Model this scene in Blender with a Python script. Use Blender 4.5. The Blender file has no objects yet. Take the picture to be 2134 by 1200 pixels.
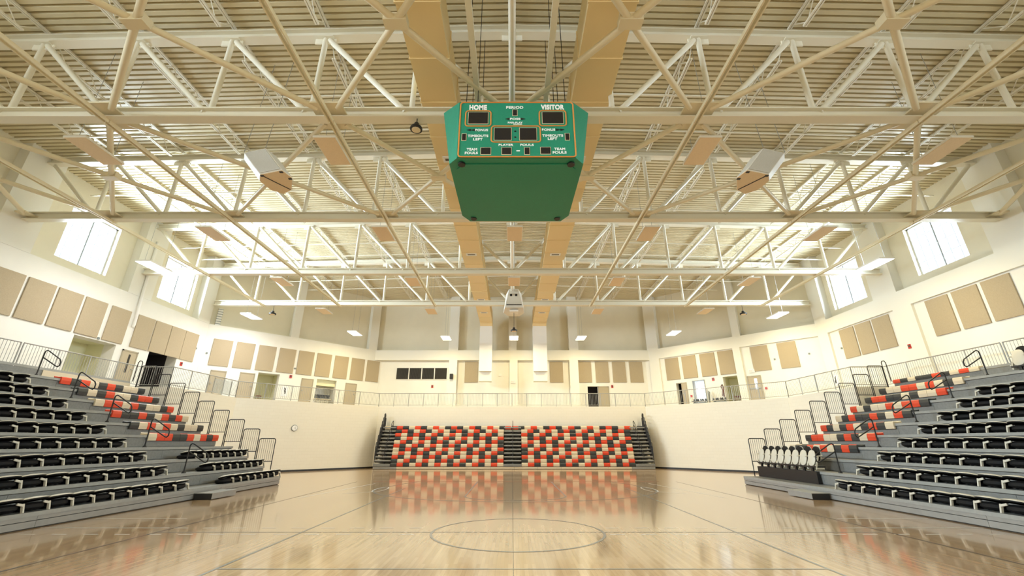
import bpy, math, random
from mathutils import Vector, Matrix
random.seed(4)
SC = bpy.context.scene
COL = SC.collection
R = math.radians

# ------------------------------------------------------------------ camera, world, exposure
cam = bpy.data.objects.new('camera', bpy.data.cameras.new('camera'))
COL.objects.link(cam)
cam.data.sensor_width = 36.0
cam.data.lens = 36.0 * 870.0 / 2134.0
cam.data.clip_end = 300
cam.location = (0, 0, 1.8)
cam.rotation_euler = (R(90 + 20.31), 0, 0)
SC.camera = cam

SC.view_settings.view_transform = 'Standard'
SC.view_settings.look = 'None'
SC.view_settings.gamma = 1.0
SC.view_settings.use_curve_mapping = False
SC.view_settings.exposure = -1.42
try:
    SC.cycles.use_denoising = True
    SC.cycles.max_bounces = 10
    SC.cycles.diffuse_bounces = 6
    SC.cycles.glossy_bounces = 4
    SC.cycles.transparent_max_bounces = 12
    SC.cycles.sample_clamp_indirect = 8.0
except Exception:
    pass

world = bpy.data.worlds.new('sky')
SC.world = world
world.use_nodes = True
wb = world.node_tree.nodes['Background']
wb.inputs['Color'].default_value = (0.80, 0.90, 1.0, 1)
wb.inputs['Strength'].default_value = 3.2


def area(name, loc, sx, sy, direction, watts, color, spread=math.pi):
    l = bpy.data.lights.new(name, 'AREA')
    l.shape = 'RECTANGLE'
    l.size, l.size_y = sx, sy
    l.energy = watts
    l.color = color
    l.spread = spread
    o = bpy.data.objects.new(name, l)
    COL.objects.link(o)
    o.location = loc
    o.rotation_euler = Vector(direction).to_track_quat('-Z', 'Y').to_euler()
    return o


WIN_Y = [(17.3, 19.85), (23.15, 25.75)]        # the two clerestory windows of each long wall
WIN_Z = (9.8, 12.45)
REAR = lambda y: 19.6 - y                      # the hall repeats itself behind the camera
COOL = (0.72, 0.88, 1.0)
for s, w in ((-1, 9500), (1, 4500)):
    for a, b in WIN_Y + [(REAR(q), REAR(p)) for p, q in WIN_Y]:
        area('daylight', (s * 21.35, (a + b) / 2, 11.1), 2.7, 2.8, (-s, 0, 0.12), w, COOL, R(120))

# ------------------------------------------------------------------ materials
MATS = {}


def mat(name, col, rough=0.6, metal=0.0, emit=0.0, emit_col=None, noise=0.0, scale=8.0, bump=0.0, alpha=1.0, trans=0.0, spec=0.5):
    m = bpy.data.materials.new(name)
    m.use_nodes = True
    nt = m.node_tree
    b = nt.nodes['Principled BSDF']
    b.inputs['Base Color'].default_value = (*col, 1)
    b.inputs['Roughness'].default_value = rough
    b.inputs['Metallic'].default_value = metal
    b.inputs['Specular IOR Level'].default_value = spec
    if emit:
        b.inputs['Emission Color'].default_value = (*(emit_col or col), 1)
        b.inputs['Emission Strength'].default_value = emit
    if alpha < 1:
        b.inputs['Alpha'].default_value = alpha
    if trans:
        b.inputs['Transmission Weight'].default_value = trans
    if noise or bump:
        tc = nt.nodes.new('ShaderNodeTexCoord')
        n = nt.nodes.new('ShaderNodeTexNoise')
        n.inputs['Scale'].default_value = scale
        n.inputs['Detail'].default_value = 6
        nt.links.new(tc.outputs['Object'], n.inputs['Vector'])
        if noise:
            r = nt.nodes.new('ShaderNodeValToRGB')
            r.color_ramp.elements[0].position = 0.3
            r.color_ramp.elements[1].position = 0.7
            r.color_ramp.elements[0].color = (*[c * (1 - noise) for c in col], 1)
            r.color_ramp.elements[1].color = (*[min(1, c * (1 + noise)) for c in col], 1)
            nt.links.new(n.outputs['Fac'], r.inputs['Fac'])
            nt.links.new(r.outputs['Color'], b.inputs['Base Color'])
        if bump:
            bp = nt.nodes.new('ShaderNodeBump')
            bp.inputs['Strength'].default_value = bump
            bp.inputs['Distance'].default_value = 0.02
            nt.links.new(n.outputs['Fac'], bp.inputs['Height'])
            nt.links.new(bp.outputs['Normal'], b.inputs['Normal'])
    MATS[name] = m
    return m


mat('wall_paint', (0.80, 0.785, 0.73), 0.75, noise=0.02, scale=1.5)
mat('upper_wall_paint', (0.75, 0.70, 0.56), 0.75, noise=0.02, scale=1.5)
mat('ledge_paint', (0.80, 0.785, 0.72), 0.75)
mat('alcove_paint', (0.74, 0.72, 0.50), 0.75)
mat('deck_paint', (0.66, 0.585, 0.40), 0.42)
mat('steel_paint', (0.78, 0.74, 0.62), 0.38)
mat('brace_paint', (0.74, 0.66, 0.48), 0.4)
mat('joist_paint', (0.72, 0.67, 0.55), 0.5)
mat('duct_paint', (0.82, 0.655, 0.36), 0.45)
mat('acoustic_fabric', (0.40, 0.325, 0.22), 0.95, noise=0.10, scale=60, bump=0.15)
mat('panel_tan', (0.80, 0.64, 0.44), 0.7, noise=0.04, scale=40)
mat('white_edge', (0.86, 0.85, 0.82), 0.5)
mat('lamp_glow', (1, 1, 1), 0.5, emit=22.0, emit_col=(1.0, 0.93, 0.72))
mat('lamp_glow_cool', (1, 1, 1), 0.5, emit=22.0, emit_col=(0.93, 0.97, 1.0))
mat('green', (0.012, 0.23, 0.135), 0.45, noise=0.06, scale=30)
mat('orange_line', (0.62, 0.24, 0.05), 0.5)
mat('letter_white', (0.88, 0.88, 0.86), 0.5)
mat('digit_black', (0.012, 0.011, 0.012), 0.3)
mat('black', (0.013, 0.013, 0.014), 0.45)
mat('black_plastic', (0.008, 0.0075, 0.0075), 0.7, spec=0.25)
mat('beige_plastic', (0.62, 0.58, 0.48), 0.45)
mat('seat_red', (0.66, 0.055, 0.018), 0.4)
mat('seat_black', (0.030, 0.034, 0.036), 0.4)
mat('seat_cream', (0.66, 0.56, 0.40), 0.45)
mat('bleacher_grey', (0.20, 0.20, 0.19), 0.45, noise=0.10, scale=14)
mat('bleacher_nose', (0.31, 0.31, 0.29), 0.35, noise=0.06, scale=10)
mat('bleacher_fascia', (0.285, 0.275, 0.255), 0.35, noise=0.06, scale=6)
mat('galvanised', (0.36, 0.36, 0.345), 0.4, metal=0.3)
mat('door_tan', (0.42, 0.35, 0.24), 0.5)
mat('door_frame_tan', (0.36, 0.31, 0.22), 0.5)
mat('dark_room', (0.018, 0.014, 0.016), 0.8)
mat('louver_dark', (0.075, 0.068, 0.055), 0.4)
mat('red', (0.5, 0.02, 0.015), 0.4)
mat('exit_red', (0.9, 0.25, 0.2), 0.5, emit=1.2, emit_col=(1.0, 0.35, 0.3))
mat('window_bar', (0.30, 0.33, 0.36), 0.4)
mat('window_frame', (0.80, 0.82, 0.84), 0.4)
mat('glass', (0.95, 0.98, 1.0), 0.02, alpha=0.12)
mat('screen_glass', (0.62, 0.70, 0.70), 0.15, alpha=0.3)
mat('speaker_white', (0.74, 0.72, 0.66), 0.5)
mat('grille_grey', (0.50, 0.48, 0.43), 0.8, noise=0.12, scale=90)
mat('line_grey', (0.23, 0.24, 0.23), 0.22)
mat('line_black', (0.06, 0.05, 0.045), 0.22)
mat('line_white', (0.85, 0.83, 0.78), 0.22)
mat('line_red', (0.62, 0.10, 0.05), 0.22)
mat('vinyl_black', (0.012, 0.012, 0.012), 0.5)
mat('concrete', (0.62, 0.57, 0.47), 0.6)
mat('paper', (0.82, 0.83, 0.86), 0.6)
mat('rubber', (0.03, 0.032, 0.04), 0.7)
mat('mat_grey', (0.20, 0.22, 0.21), 0.7)
mat('rope_brown', (0.16, 0.05, 0.04), 0.7)


def block_paint():
    m = mat('block_paint', (0.80, 0.76, 0.66), 0.6)
    nt = m.node_tree
    b = nt.nodes['Principled BSDF']
    tc = nt.nodes.new('ShaderNodeTexCoord')
    br = nt.nodes.new('ShaderNodeTexBrick')
    br.inputs['Scale'].default_value = 1.0
    br.inputs['Brick Width'].default_value = 0.41
    br.inputs['Row Height'].default_value = 0.205
    br.inputs['Mortar Size'].default_value = 0.006
    br.inputs['Color1'].default_value = (0.80, 0.765, 0.665, 1)
    br.inputs['Color2'].default_value = (0.785, 0.75, 0.65, 1)
    br.inputs['Mortar'].default_value = (0.74, 0.70, 0.60, 1)
    nt.links.new(tc.outputs['UV'], br.inputs['Vector'])
    nt.links.new(br.outputs['Color'], b.inputs['Base Color'])


block_paint()


def court_floor():
    m = mat('maple', (0.6, 0.45, 0.28), 0.16)
    nt = m.node_tree
    b = nt.nodes['Principled BSDF']
    tc = nt.nodes.new('ShaderNodeTexCoord')
    mp = nt.nodes.new('ShaderNodeMapping')
    mp.inputs['Rotation'].default_value = (0, 0, R(90))
    br = nt.nodes.new('ShaderNodeTexBrick')
    br.offset = 0.37
    br.inputs['Scale'].default_value = 1.0
    br.inputs['Brick Width'].default_value = 1.1
    br.inputs['Row Height'].default_value = 0.062
    br.inputs['Mortar Size'].default_value = 0.0012
    br.inputs['Bias'].default_value = -0.1
    br.inputs['Color1'].default_value = (0.62, 0.42, 0.235, 1)
    br.inputs['Color2'].default_value = (0.48, 0.305, 0.155, 1)
    br.inputs['Mortar'].default_value = (0.42, 0.29, 0.17, 1)
    nt.links.new(tc.outputs['Object'], mp.inputs['Vector'])
    nt.links.new(mp.outputs['Vector'], br.inputs['Vector'])
    mp2 = nt.nodes.new('ShaderNodeMapping')
    mp2.inputs['Scale'].default_value = (14, 0.5, 1)
    n = nt.nodes.new('ShaderNodeTexNoise')
    n.inputs['Scale'].default_value = 1.0
    n.inputs['Detail'].default_value = 5
    nt.links.new(tc.outputs['Object'], mp2.inputs['Vector'])
    nt.links.new(mp2.outputs['Vector'], n.inputs['Vector'])
    mx = nt.nodes.new('ShaderNodeMixRGB')
    mx.blend_type = 'MULTIPLY'
    mx.inputs['Fac'].default_value = 0.5
    rp = nt.nodes.new('ShaderNodeValToRGB')
    rp.color_ramp.elements[0].position = 0.3
    rp.color_ramp.elements[0].color = (0.72, 0.68, 0.62, 1)
    rp.color_ramp.elements[1].position = 0.65
    rp.color_ramp.elements[1].color = (1, 1, 1, 1)
    nt.links.new(n.outputs['Fac'], rp.inputs['Fac'])
    nt.links.new(br.outputs['Color'], mx.inputs['Color1'])
    nt.links.new(rp.outputs['Color'], mx.inputs['Color2'])
    nt.links.new(mx.outputs['Color'], b.inputs['Base Color'])
    b.inputs['Coat Weight'].default_value = 0.6
    b.inputs['Coat Roughness'].default_value = 0.07
    # faint waviness of the boards blurs the reflections along the view
    n2 = nt.nodes.new('ShaderNodeTexNoise')
    n2.inputs['Scale'].default_value = 5.0
    nt.links.new(tc.outputs['Object'], n2.inputs['Vector'])
    bp = nt.nodes.new('ShaderNodeBump')
    bp.inputs['Strength'].default_value = 0.012
    bp.inputs['Distance'].default_value = 0.02
    nt.links.new(n2.outputs['Fac'], bp.inputs['Height'])
    nt.links.new(bp.outputs['Normal'], b.inputs['Normal'])
    nt.links.new(bp.outputs['Normal'], b.inputs['Coat Normal'])


court_floor()


# ------------------------------------------------------------------ mesh building
class MB:
    def __init__(self):
        self.v, self.f, self.sm = [], [], []

    def add(self, vs, fs, smooth=False):
        o = len(self.v)
        self.v += [tuple(p) for p in vs]
        self.f += [tuple(i + o for i in f) for f in fs]
        self.sm += [smooth] * len(fs)
        return self

    def hexa(self, p):      # p: four bottom corners (counter-clockwise) then four top ones
        return self.add(p, [(3, 2, 1, 0), (4, 5, 6, 7), (0, 1, 5, 4), (1, 2, 6, 5), (2, 3, 7, 6), (3, 0, 4, 7)])

    def box(self, x0, x1, y0, y1, z0, z1):
        return self.hexa([(x0, y0, z0), (x1, y0, z0), (x1, y1, z0), (x0, y1, z0), (x0, y0, z1), (x1, y0, z1), (x1, y1, z1), (x0, y1, z1)])

    def prism(self, bottom, top):
        n = len(bottom)
        return self.add(list(bottom) + list(top), [tuple(range(n - 1, -1, -1)), tuple(range(n, 2 * n))] + [(i, (i + 1) % n, n + (i + 1) % n, n + i) for i in range(n)])

    def bar(self, p, q, w, h, up=(0, 0, 1)):    # rectangular bar from p to q
        p, q = Vector(p), Vector(q)
        d = (q - p).normalized()
        u = Vector(up)
        s = d.cross(u)
        if s.length < 1e-6:
            s = d.cross(Vector((0, 1, 0)))
        s.normalize()
        t = s.cross(d).normalized()
        s, t = s * w / 2, t * h / 2
        return self.hexa([p - s - t, p + s - t, q + s - t, q - s - t, p - s + t, p + s + t, q + s + t, q - s + t])

    def ibeam(self, p, q, w, h, tf=0.03, tw=0.03):
        u = Vector((0, 0, 1))
        p, q = Vector(p), Vector(q)
        self.bar(p + u * (h / 2 - tf / 2), q + u * (h / 2 - tf / 2), w, tf)
        self.bar(p - u * (h / 2 - tf / 2), q - u * (h / 2 - tf / 2), w, tf)
        self.bar(p, q, tw, h - 2 * tf)
        return self

    def tube(self, p, q, r, n=8, r2=None):
        return self.path([p, q], r, n, r2=r2)

    def path(self, pts, r, n=8, closed=False, r2=None):
        pts = [Vector(p) for p in pts]
        m = len(pts)
        rings = []
        prev = None
        for i, p in enumerate(pts):
            a = pts[i - 1] if (i > 0 or closed) else None
            b = pts[(i + 1) % m] if (i < m - 1 or closed) else None
            d = ((p - a).normalized() if a is not None else Vector()) + ((b - p).normalized() if b is not None else Vector())
            d.normalize()
            ref = prev if prev is not None else (Vector((0, 0, 1)) if abs(d.z) < 0.9 else Vector((0, 1, 0)))
            s = d.cross(ref)
            if s.length < 1e-5:
                s = d.cross(Vector((1, 0.3, 0)))
            s.normalize()
            t = s.cross(d).normalized()
            prev = t
            k = 1.0
            if a is not None and b is not None:
                c = max(0.35, math.cos(0.5 * (p - a).angle(b - p)))
                k = min(1.6, 1 / c)
            rr = (r2 if (r2 is not None and i == m - 1) else r) * (1 if k < 1.01 else k ** 0.5)
            rings.append([p + rr * (math.cos(6.28318 * j / n) * s + math.sin(6.28318 * j / n) * t) for j in range(n)])
        vs = [x for g in rings for x in g]
        fs = []
        for i in range(m if closed else m - 1):
            i2 = (i + 1) % m
            fs += [(i * n + j, i * n + (j + 1) % n, i2 * n + (j + 1) % n, i2 * n + j) for j in range(n)]
        self.add(vs, fs, True)
        if not closed:
            self.add(rings[0], [tuple(range(n - 1, -1, -1))])
            self.add(rings[-1], [tuple(range(n))])
        return self

    def lathe(self, c, prof, n=16):     # prof: [(r, z)] from the bottom upwards
        vs = [(c[0] + r * math.cos(6.28318 * j / n), c[1] + r * math.sin(6.28318 * j / n), c[2] + z) for r, z in prof for j in range(n)]
        fs = [(i * n + j, i * n + (j + 1) % n, (i + 1) * n + (j + 1) % n, (i + 1) * n + j) for i in range(len(prof) - 1) for j in range(n)]
        self.add(vs, fs, True)
        self.add(vs[:n], [tuple(range(n - 1, -1, -1))])
        self.add(vs[-n:], [tuple(range(n))])
        return self

    def pad(self, M, a, b, th, dome=0.0, k=3.2, n=20, rings=4):   # cushion shell: rounded-rectangle plan, half sizes a, b
        vs, fs = [], []
        for side in (1, -1):
            for i in range(rings + 1):
                rr = i / rings
                for j in range(n):
                    t = 6.28318 * j / n
                    c, s = math.cos(t), math.sin(t)
                    e = (abs(c) ** k + abs(s) ** k) ** (-1 / k)
                    z = dome * (1 - rr * rr) + side * th / 2 * (1 - rr ** 6 * 0.6)
                    vs.append(M @ Vector((a * rr * e * c, b * rr * e * s, z)))
        m = (rings + 1) * n
        for sd in (0, 1):
            for i in range(rings):
                for j in range(n):
                    q = (sd * m + i * n + j, sd * m + (i + 1) * n + j, sd * m + (i + 1) * n + (j + 1) % n, sd * m + i * n + (j + 1) % n)
                    fs.append(q if sd == 0 else q[::-1])
        for j in range(n):
            p, q = rings * n + j, rings * n + (j + 1) % n
            fs.append((p, m + p, m + q, q))
        return self.add(vs, fs, True)

    def build(self, name, material, parent=None, bevel=0.0, uv=None):
        me = bpy.data.meshes.new(name)
        off = parent.matrix_world.translation if False else (WORLD.get(parent.name, Vector()) if parent else Vector())
        me.from_pydata([(x - off.x, y - off.y, z - off.z) for x, y, z in self.v], [], self.f)
        me.polygons.foreach_set('use_smooth', self.sm)
        me.validate()
        me.update()
        if any(self.sm):
            me.set_sharp_from_angle(angle=R(50))
        me.materials.append(MATS[material])
        if uv:
            lay = me.uv_layers.new(name='UVMap')
            for l in me.loops:
                co = me.vertices[l.vertex_index].co
                lay.data[l.index].uv = uv(co)
        o = bpy.data.objects.new(name, me)
        COL.objects.link(o)
        if parent:
            o.parent = parent
            WORLD[o.name] = off
        if bevel:
            b = o.modifiers.new('edge', 'BEVEL')
            b.width = bevel
            b.segments = 2
            b.limit_method = 'ANGLE'
        return o


WORLD = {}      # world position of each root, so that parts can be drawn in world coordinates


def tag(o, label=None, cat=None, group=None, kind=None):
    for k, v in (('label', label), ('category', cat), ('group', group), ('kind', kind)):
        if v:
            o[k] = v
    return o


def thing(name, label, cat, loc=(0, 0, 0), group=None, kind=None):
    o = bpy.data.objects.new(name, None)
    COL.objects.link(o)
    o.location = loc
    o.empty_display_size = 0.2
    WORLD[o.name] = Vector(loc)
    return tag(o, label, cat, group, kind)


def struct(name, mb, material, parent=None, uv=None, bevel=0.0):
    o = mb.build(name, material, parent, uv=uv, bevel=bevel)
    if parent is None:
        o['kind'] = 'structure'
    return o


KIDS = {}


def copy_tree(o, loc, label=None, group=None):
    if not KIDS:
        for x in bpy.data.objects:
            if x.parent:
                KIDS.setdefault(x.parent.name, []).append(x)

    def kids(x):
        return [y for y in bpy.data.objects if y.parent == x] if x.name not in KIDS else KIDS[x.name]

    c = o.copy()
    COL.objects.link(c)
    c.location = loc
    if label:
        c['label'] = label
    if group:
        c['group'] = group

    def rec(src, dst):
        for ch in kids(src):
            d = ch.copy()
            COL.objects.link(d)
            d.parent = dst
            rec(ch, d)
    rec(o, c)
    return c


ORD = 'first second third fourth fifth sixth seventh eighth ninth tenth eleventh twelfth thirteenth fourteenth fifteenth sixteenth seventeenth eighteenth nineteenth twentieth'.split()
SIDE = {-1: 'clock side', 1: 'side opposite the clock'}

# ------------------------------------------------------------------ room shell
ZC = 4.46                       # upper walkway
Z_LEDGE, Z_BEAM = 9.3, 8.45
Z_TOP = 14.9
HX, HY, FY = 20.4, 27.2, 35.8   # long wall, start of the angled wall, far wall
FX = HX - (FY - HY)             # 11.8


def frame2(p, q):
    p, q = Vector((*p, 0)), Vector((*q, 0))
    d = (q - p).normalized()
    return p, d, (q - p).length


def pt(p, d, n, t, off, z):
    return (p.x + d.x * t + n.x * off, p.y + d.y * t + n.y * off, z)


def slab_on(mb, p, q, n, t0, t1, z0, z1, o0, o1):
    """A block on the wall line p-q between t0 and t1 metres along it, from o0 to o1 metres outwards."""
    P, d, L = frame2(p, q)
    n = Vector((*n, 0))
    mb.hexa([pt(P, d, n, t0, o0, z0), pt(P, d, n, t1, o0, z0), pt(P, d, n, t1, o1, z0), pt(P, d, n, t0, o1, z0),
             pt(P, d, n, t0, o0, z1), pt(P, d, n, t1, o0, z1), pt(P, d, n, t1, o1, z1), pt(P, d, n, t0, o1, z1)])


def wall(name, p, q, n, z0, z1, o0, th, material, holes=(), ext=(0, 0), uvs=False):
    P, d, L = frame2(p, q)
    mb = MB()
    ts = sorted({-ext[0], L + ext[1]} | {t for h in holes for t in h[:2]})
    for a, b in zip(ts, ts[1:]):
        hs = sorted((h[2], h[3]) for h in holes if h[0] <= a + 1e-6 and h[1] >= b - 1e-6)
        z = z0
        for h0, h1 in hs:
            if h0 > z:
                slab_on(mb, p, q, n, a, b, z, h0, o0, o0 + th)
            z = h1
        if z < z1:
            slab_on(mb, p, q, n, a, b, z, z1, o0, o0 + th)
    uv = (lambda co: ((co.x - P.x) * d.x + (co.y - P.y) * d.y, co.z)) if uvs else None
    return struct(name, mb, material, uv=uv)


S2 = math.sqrt(0.5)
CL = (FX - HX) / -S2            # length of an angled wall
# wall lines: (name, start, end, outward normal)
LINES = {
    'left': ((-HX, -7.6), (-HX, HY), (-1, 0)),
    'right': ((HX, -7.6), (HX, HY), (1, 0)),
    'back_left': ((-HX, HY), (-FX, FY), (-S2, S2)),
    'back_right': ((HX, HY), (FX, FY), (S2, S2)),
    'back': ((-FX, FY), (FX, FY), (0, 1)),
    'front_left': ((-HX, -7.6), (-FX, -16.2), (-S2, -S2)),
    'front_right': ((HX, -7.6), (FX, -16.2), (S2, -S2)),
    'front': ((-FX, -16.2), (FX, -16.2), (0, -1)),
}
Y0 = -7.6
# openings through the lower storey of the walls: t0, t1, z0, z1
OPEN = {
    'left': [(19.0 - Y0, 21.2 - Y0, ZC, 6.52), (23.26 - Y0, 25.3 - Y0, ZC, 6.78)],
    'back_left': [(3.55, 4.95, ZC, 6.45), (7.63, 9.16, ZC, 6.40)],
    'back_right': [(5.43, 6.5, ZC, 6.45), (7.86, 8.82, ZC, 6.38), (9.72, 10.16, ZC, 6.30)],
    'back': [(6.42 + FX, 7.3 + FX, ZC, 6.28)],
}
wins = [(a - Y0, b - Y0, *WIN_Z) for a, b in WIN_Y + [(REAR(q), REAR(p)) for p, q in WIN_Y]]
for k, (p, q, n) in LINES.items():
    e = 0.45
    lo = {'right': 0.12, 'back_right': 0.12, 'back': 0.40}.get(k, 0.0)
    wall('wall_' + k, p, q, n, 4.0, Z_LEDGE, lo, 0.62 - lo, 'wall_paint', OPEN.get(k, ()), (0.3, 0.6 if k.startswith('back_') else 0.3))
    wall('wall_upper_' + k, p, q, n, Z_LEDGE - 0.001, Z_TOP, e, 0.3, 'upper_wall_paint', wins if k in ('left', 'right') else (), (0.5, 0.5))

# pilasters above the ledge and the beam and pilasters of the lower storey
ntrim = 0


def trim(k, t0, t1, z0, z1, o0=-0.02, o1=0.5, material='ledge_paint'):
    global ntrim
    mb = MB()
    slab_on(mb, *LINES[k], t0, t1, z0, z1, o0, o1)
    ntrim += 1
    return struct('trim_%d' % ntrim, mb, material)


for k in ('left', 'right'):
    for y in (3.8, 9.7, 15.3, 21.6, 26.9):
        trim(k, y - 0.75 - Y0, min(y + 0.75, HY) - Y0, Z_LEDGE, Z_TOP)
for k, ts in {'back_left': ((5.2, 5.78), (11.5, CL + 0.1)), 'back_right': ((4.72, 5.26), (11.25, CL + 0.1)), 'back': ((FX - 5.5, FX - 4.68), (FX - 0.3, FX + 0.4), (FX + 4.95, FX + 5.75))}.items():
    for a, b in ts:
        trim(k, a, b, Z_LEDGE, Z_TOP)
trim('back_right', -0.1, 5.43 - 0.5, Z_BEAM, Z_LEDGE)
trim('back_right', 4.93, 5.43, ZC, Z_LEDGE)
trim('back_right', 5.43, 11.3, Z_BEAM, Z_LEDGE)
trim('back_right', 11.3, CL, ZC, Z_LEDGE)
trim('back', 0.0, FX - 5.4, Z_BEAM, Z_LEDGE)
trim('back', FX - 5.4, FX - 4.7, ZC, Z_LEDGE)
trim('back', FX - 4.7, FX - 0.22, Z_BEAM, Z_LEDGE)
trim('back', FX - 0.22, FX + 0.48, ZC, Z_LEDGE)
trim('back', FX + 0.48, FX + 4.92, Z_BEAM, Z_LEDGE)
trim('back', FX + 4.92, FX + 5.66, ZC, Z_LEDGE)
trim('back', FX + 5.66, 2 * FX, Z_BEAM, Z_LEDGE)
trim('right', 0, 15.0 - Y0, Z_BEAM, Z_LEDGE)
trim('right', 15.0 - Y0, 20.3 - Y0, Z_BEAM, Z_LEDGE)
trim('right', 20.3 - Y0, 21.4 - Y0, ZC, Z_LEDGE)
trim('right', 21.4 - Y0, 26.3 - Y0, Z_BEAM, Z_LEDGE)
trim('right', 26.3 - Y0, HY - Y0, ZC, Z_LEDGE)

# lower hall walls and the walkway on top of them
LX, JX, JY, CY, BX, BY = 19.05, 17.4, 21.6, 27.15, 10.5, 34.1
low = {
    'wall_lower_left': ((-LX, -2.0), (-LX, JY), (-1, 0)), 'wall_lower_right': ((LX, -2.0), (LX, JY), (1, 0)),
    'wall_jog_left': ((-LX, JY), (-JX - 0.01, JY), (0, 1)), 'wall_jog_right': ((LX, JY), (JX + 0.01, JY), (0, 1)),
    'wall_end_left': ((-JX, JY + 0.01), (-JX, CY), (-1, 0)), 'wall_end_right': ((JX, JY + 0.01), (JX, CY), (1, 0)),
    'wall_angle_left': ((-JX, CY), (-BX, BY), (-S2, S2)), 'wall_angle_right': ((JX, CY), (BX, BY), (S2, S2)),
    'wall_lower_back': ((-BX, BY), (BX, BY), (0, 1)),
    'wall_lower_front': ((-LX, -14.5), (LX, -14.5), (0, -1)),
    'wall_behind_left': ((-LX, -14.5), (-LX, -2.0), (-1, 0)), 'wall_behind_right': ((LX, -14.5), (LX, -2.0), (1, 0)),
}
for k, (p, q, n) in low.items():
    wall(k, p, q, n, 0, ZC + 0.004, 0, 0.25, 'block_paint', (), (0, 0.0), True)
    if k.startswith(('wall_angle', 'wall_lower_back', 'wall_end')):
        wall(k.replace('wall', 'baseboard'), p, q, n, 0, 0.11, -0.012, 0.012, 'vinyl_black')
slabm = MB()
G = 0.12
pieces = [((-HX - 2.6, -18), (-LX - G, -18), (-LX - G, JY + G), (-HX - 2.6, JY + G)), ((-HX - 2.6, JY + G), (-JX - G, JY + G), (-JX - G, CY), (-HX - 2.6, CY)),
          ((-HX - 2.6, CY), (-JX - G, CY), (-BX - 0.05, BY + G), (-FX - 1.5, FY + 3)), ((-FX - 1.5, FY + 3), (-BX - 0.05, BY + G), (BX + 0.05, BY + G), (FX + 1.5, FY + 3))]
for pc in pieces:
    for m in (1, -1):
        P = [(x * m, y) for x, y in pc]
        if m == -1:
            P = P[::-1]
            if pc is pieces[-1]:
                continue
        slabm.prism([(x, y, ZC - 0.25) for x, y in P], [(x, y, ZC) for x, y in P])
struct('floor_walkway', slabm, 'concrete')

fl = MB()
fl.box(-26, 26, -20, 42, -0.2, 0)
struct('floor', fl, 'maple')

# ribbed roof deck, ribs across the hall, a low ridge along the middle
Z_RIDGE, SLOPE = 14.35, 0.028
dk = MB()
prof = []
y = -17.5
while y < 37.5:
    prof += [(y, 0.0), (y + 0.125, 0.0), (y + 0.138, 0.10), (y + 0.197, 0.10)]
    y += 0.21
for m in (-1, 1):
    vs, fs = [], []
    for y, z in prof:
        vs += [(0, y, Z_RIDGE + z), (m * 23, y, Z_RIDGE - 23 * SLOPE + z)]
    for i in range(len(prof) - 1):
        q = (2 * i, 2 * i + 1, 2 * i + 3, 2 * i + 2)
        fs.append(q if m == 1 else q[::-1])
    dk.add(vs, fs)
struct('ceiling', dk, 'deck_paint')
cap = MB()
cap.box(-24, 24, -18, 38, 14.62, 14.8)
struct('roof', cap, 'deck_paint')

# rooms and recesses behind the openings
def recess(name, k, t0, t1, z1, depth, material):
    mb = MB()
    a = LINES[k]
    slab_on(mb, *a, t0 - 0.3, t1 + 0.3, ZC, z1 + 0.3, 0.6 + depth, 0.7 + depth)
    slab_on(mb, *a, t0 - 0.4, t0 - 0.02, ZC, z1 + 0.3, 0.6, 0.6 + depth)
    slab_on(mb, *a, t1 + 0.02, t1 + 0.4, ZC, z1 + 0.3, 0.6, 0.6 + depth)
    slab_on(mb, *a, t0 - 0.4, t1 + 0.4, z1 + 0.02, z1 + 0.3, 0.6, 0.7 + depth)
    return struct(name, mb, material)


recess('wall_recess', 'left', 19.0 - Y0, 21.2 - Y0, 6.52, 0.9, 'alcove_paint')
recess('wall_dark_room', 'left', 23.26 - Y0, 25.3 - Y0, 6.78, 1.2, 'dark_room')
recess('wall_niche', 'back_left', 3.55, 4.95, 6.45, 0.9, 'alcove_paint')
recess('wall_niche_bench', 'back_left', 7.63, 9.16, 6.40, 0.5, 'wall_paint')
recess('wall_niche_gym', 'back_right', 5.43, 6.5, 6.45, 0.9, 'alcove_paint')
recess('wall_closet', 'back_right', 9.72, 10.16, 6.30, 0.6, 'dark_room')
recess('wall_store', 'back', FX + 6.42, FX + 7.3, 6.28, 0.5, 'dark_room')
bulk = MB()
slab_on(bulk, *LINES['back_left'], 7.63, 9.16, 5.95, 6.40, 0.25, 0.6)
struct('trim_%d' % (ntrim + 1), bulk, 'alcove_paint')
ntrim += 1

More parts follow.
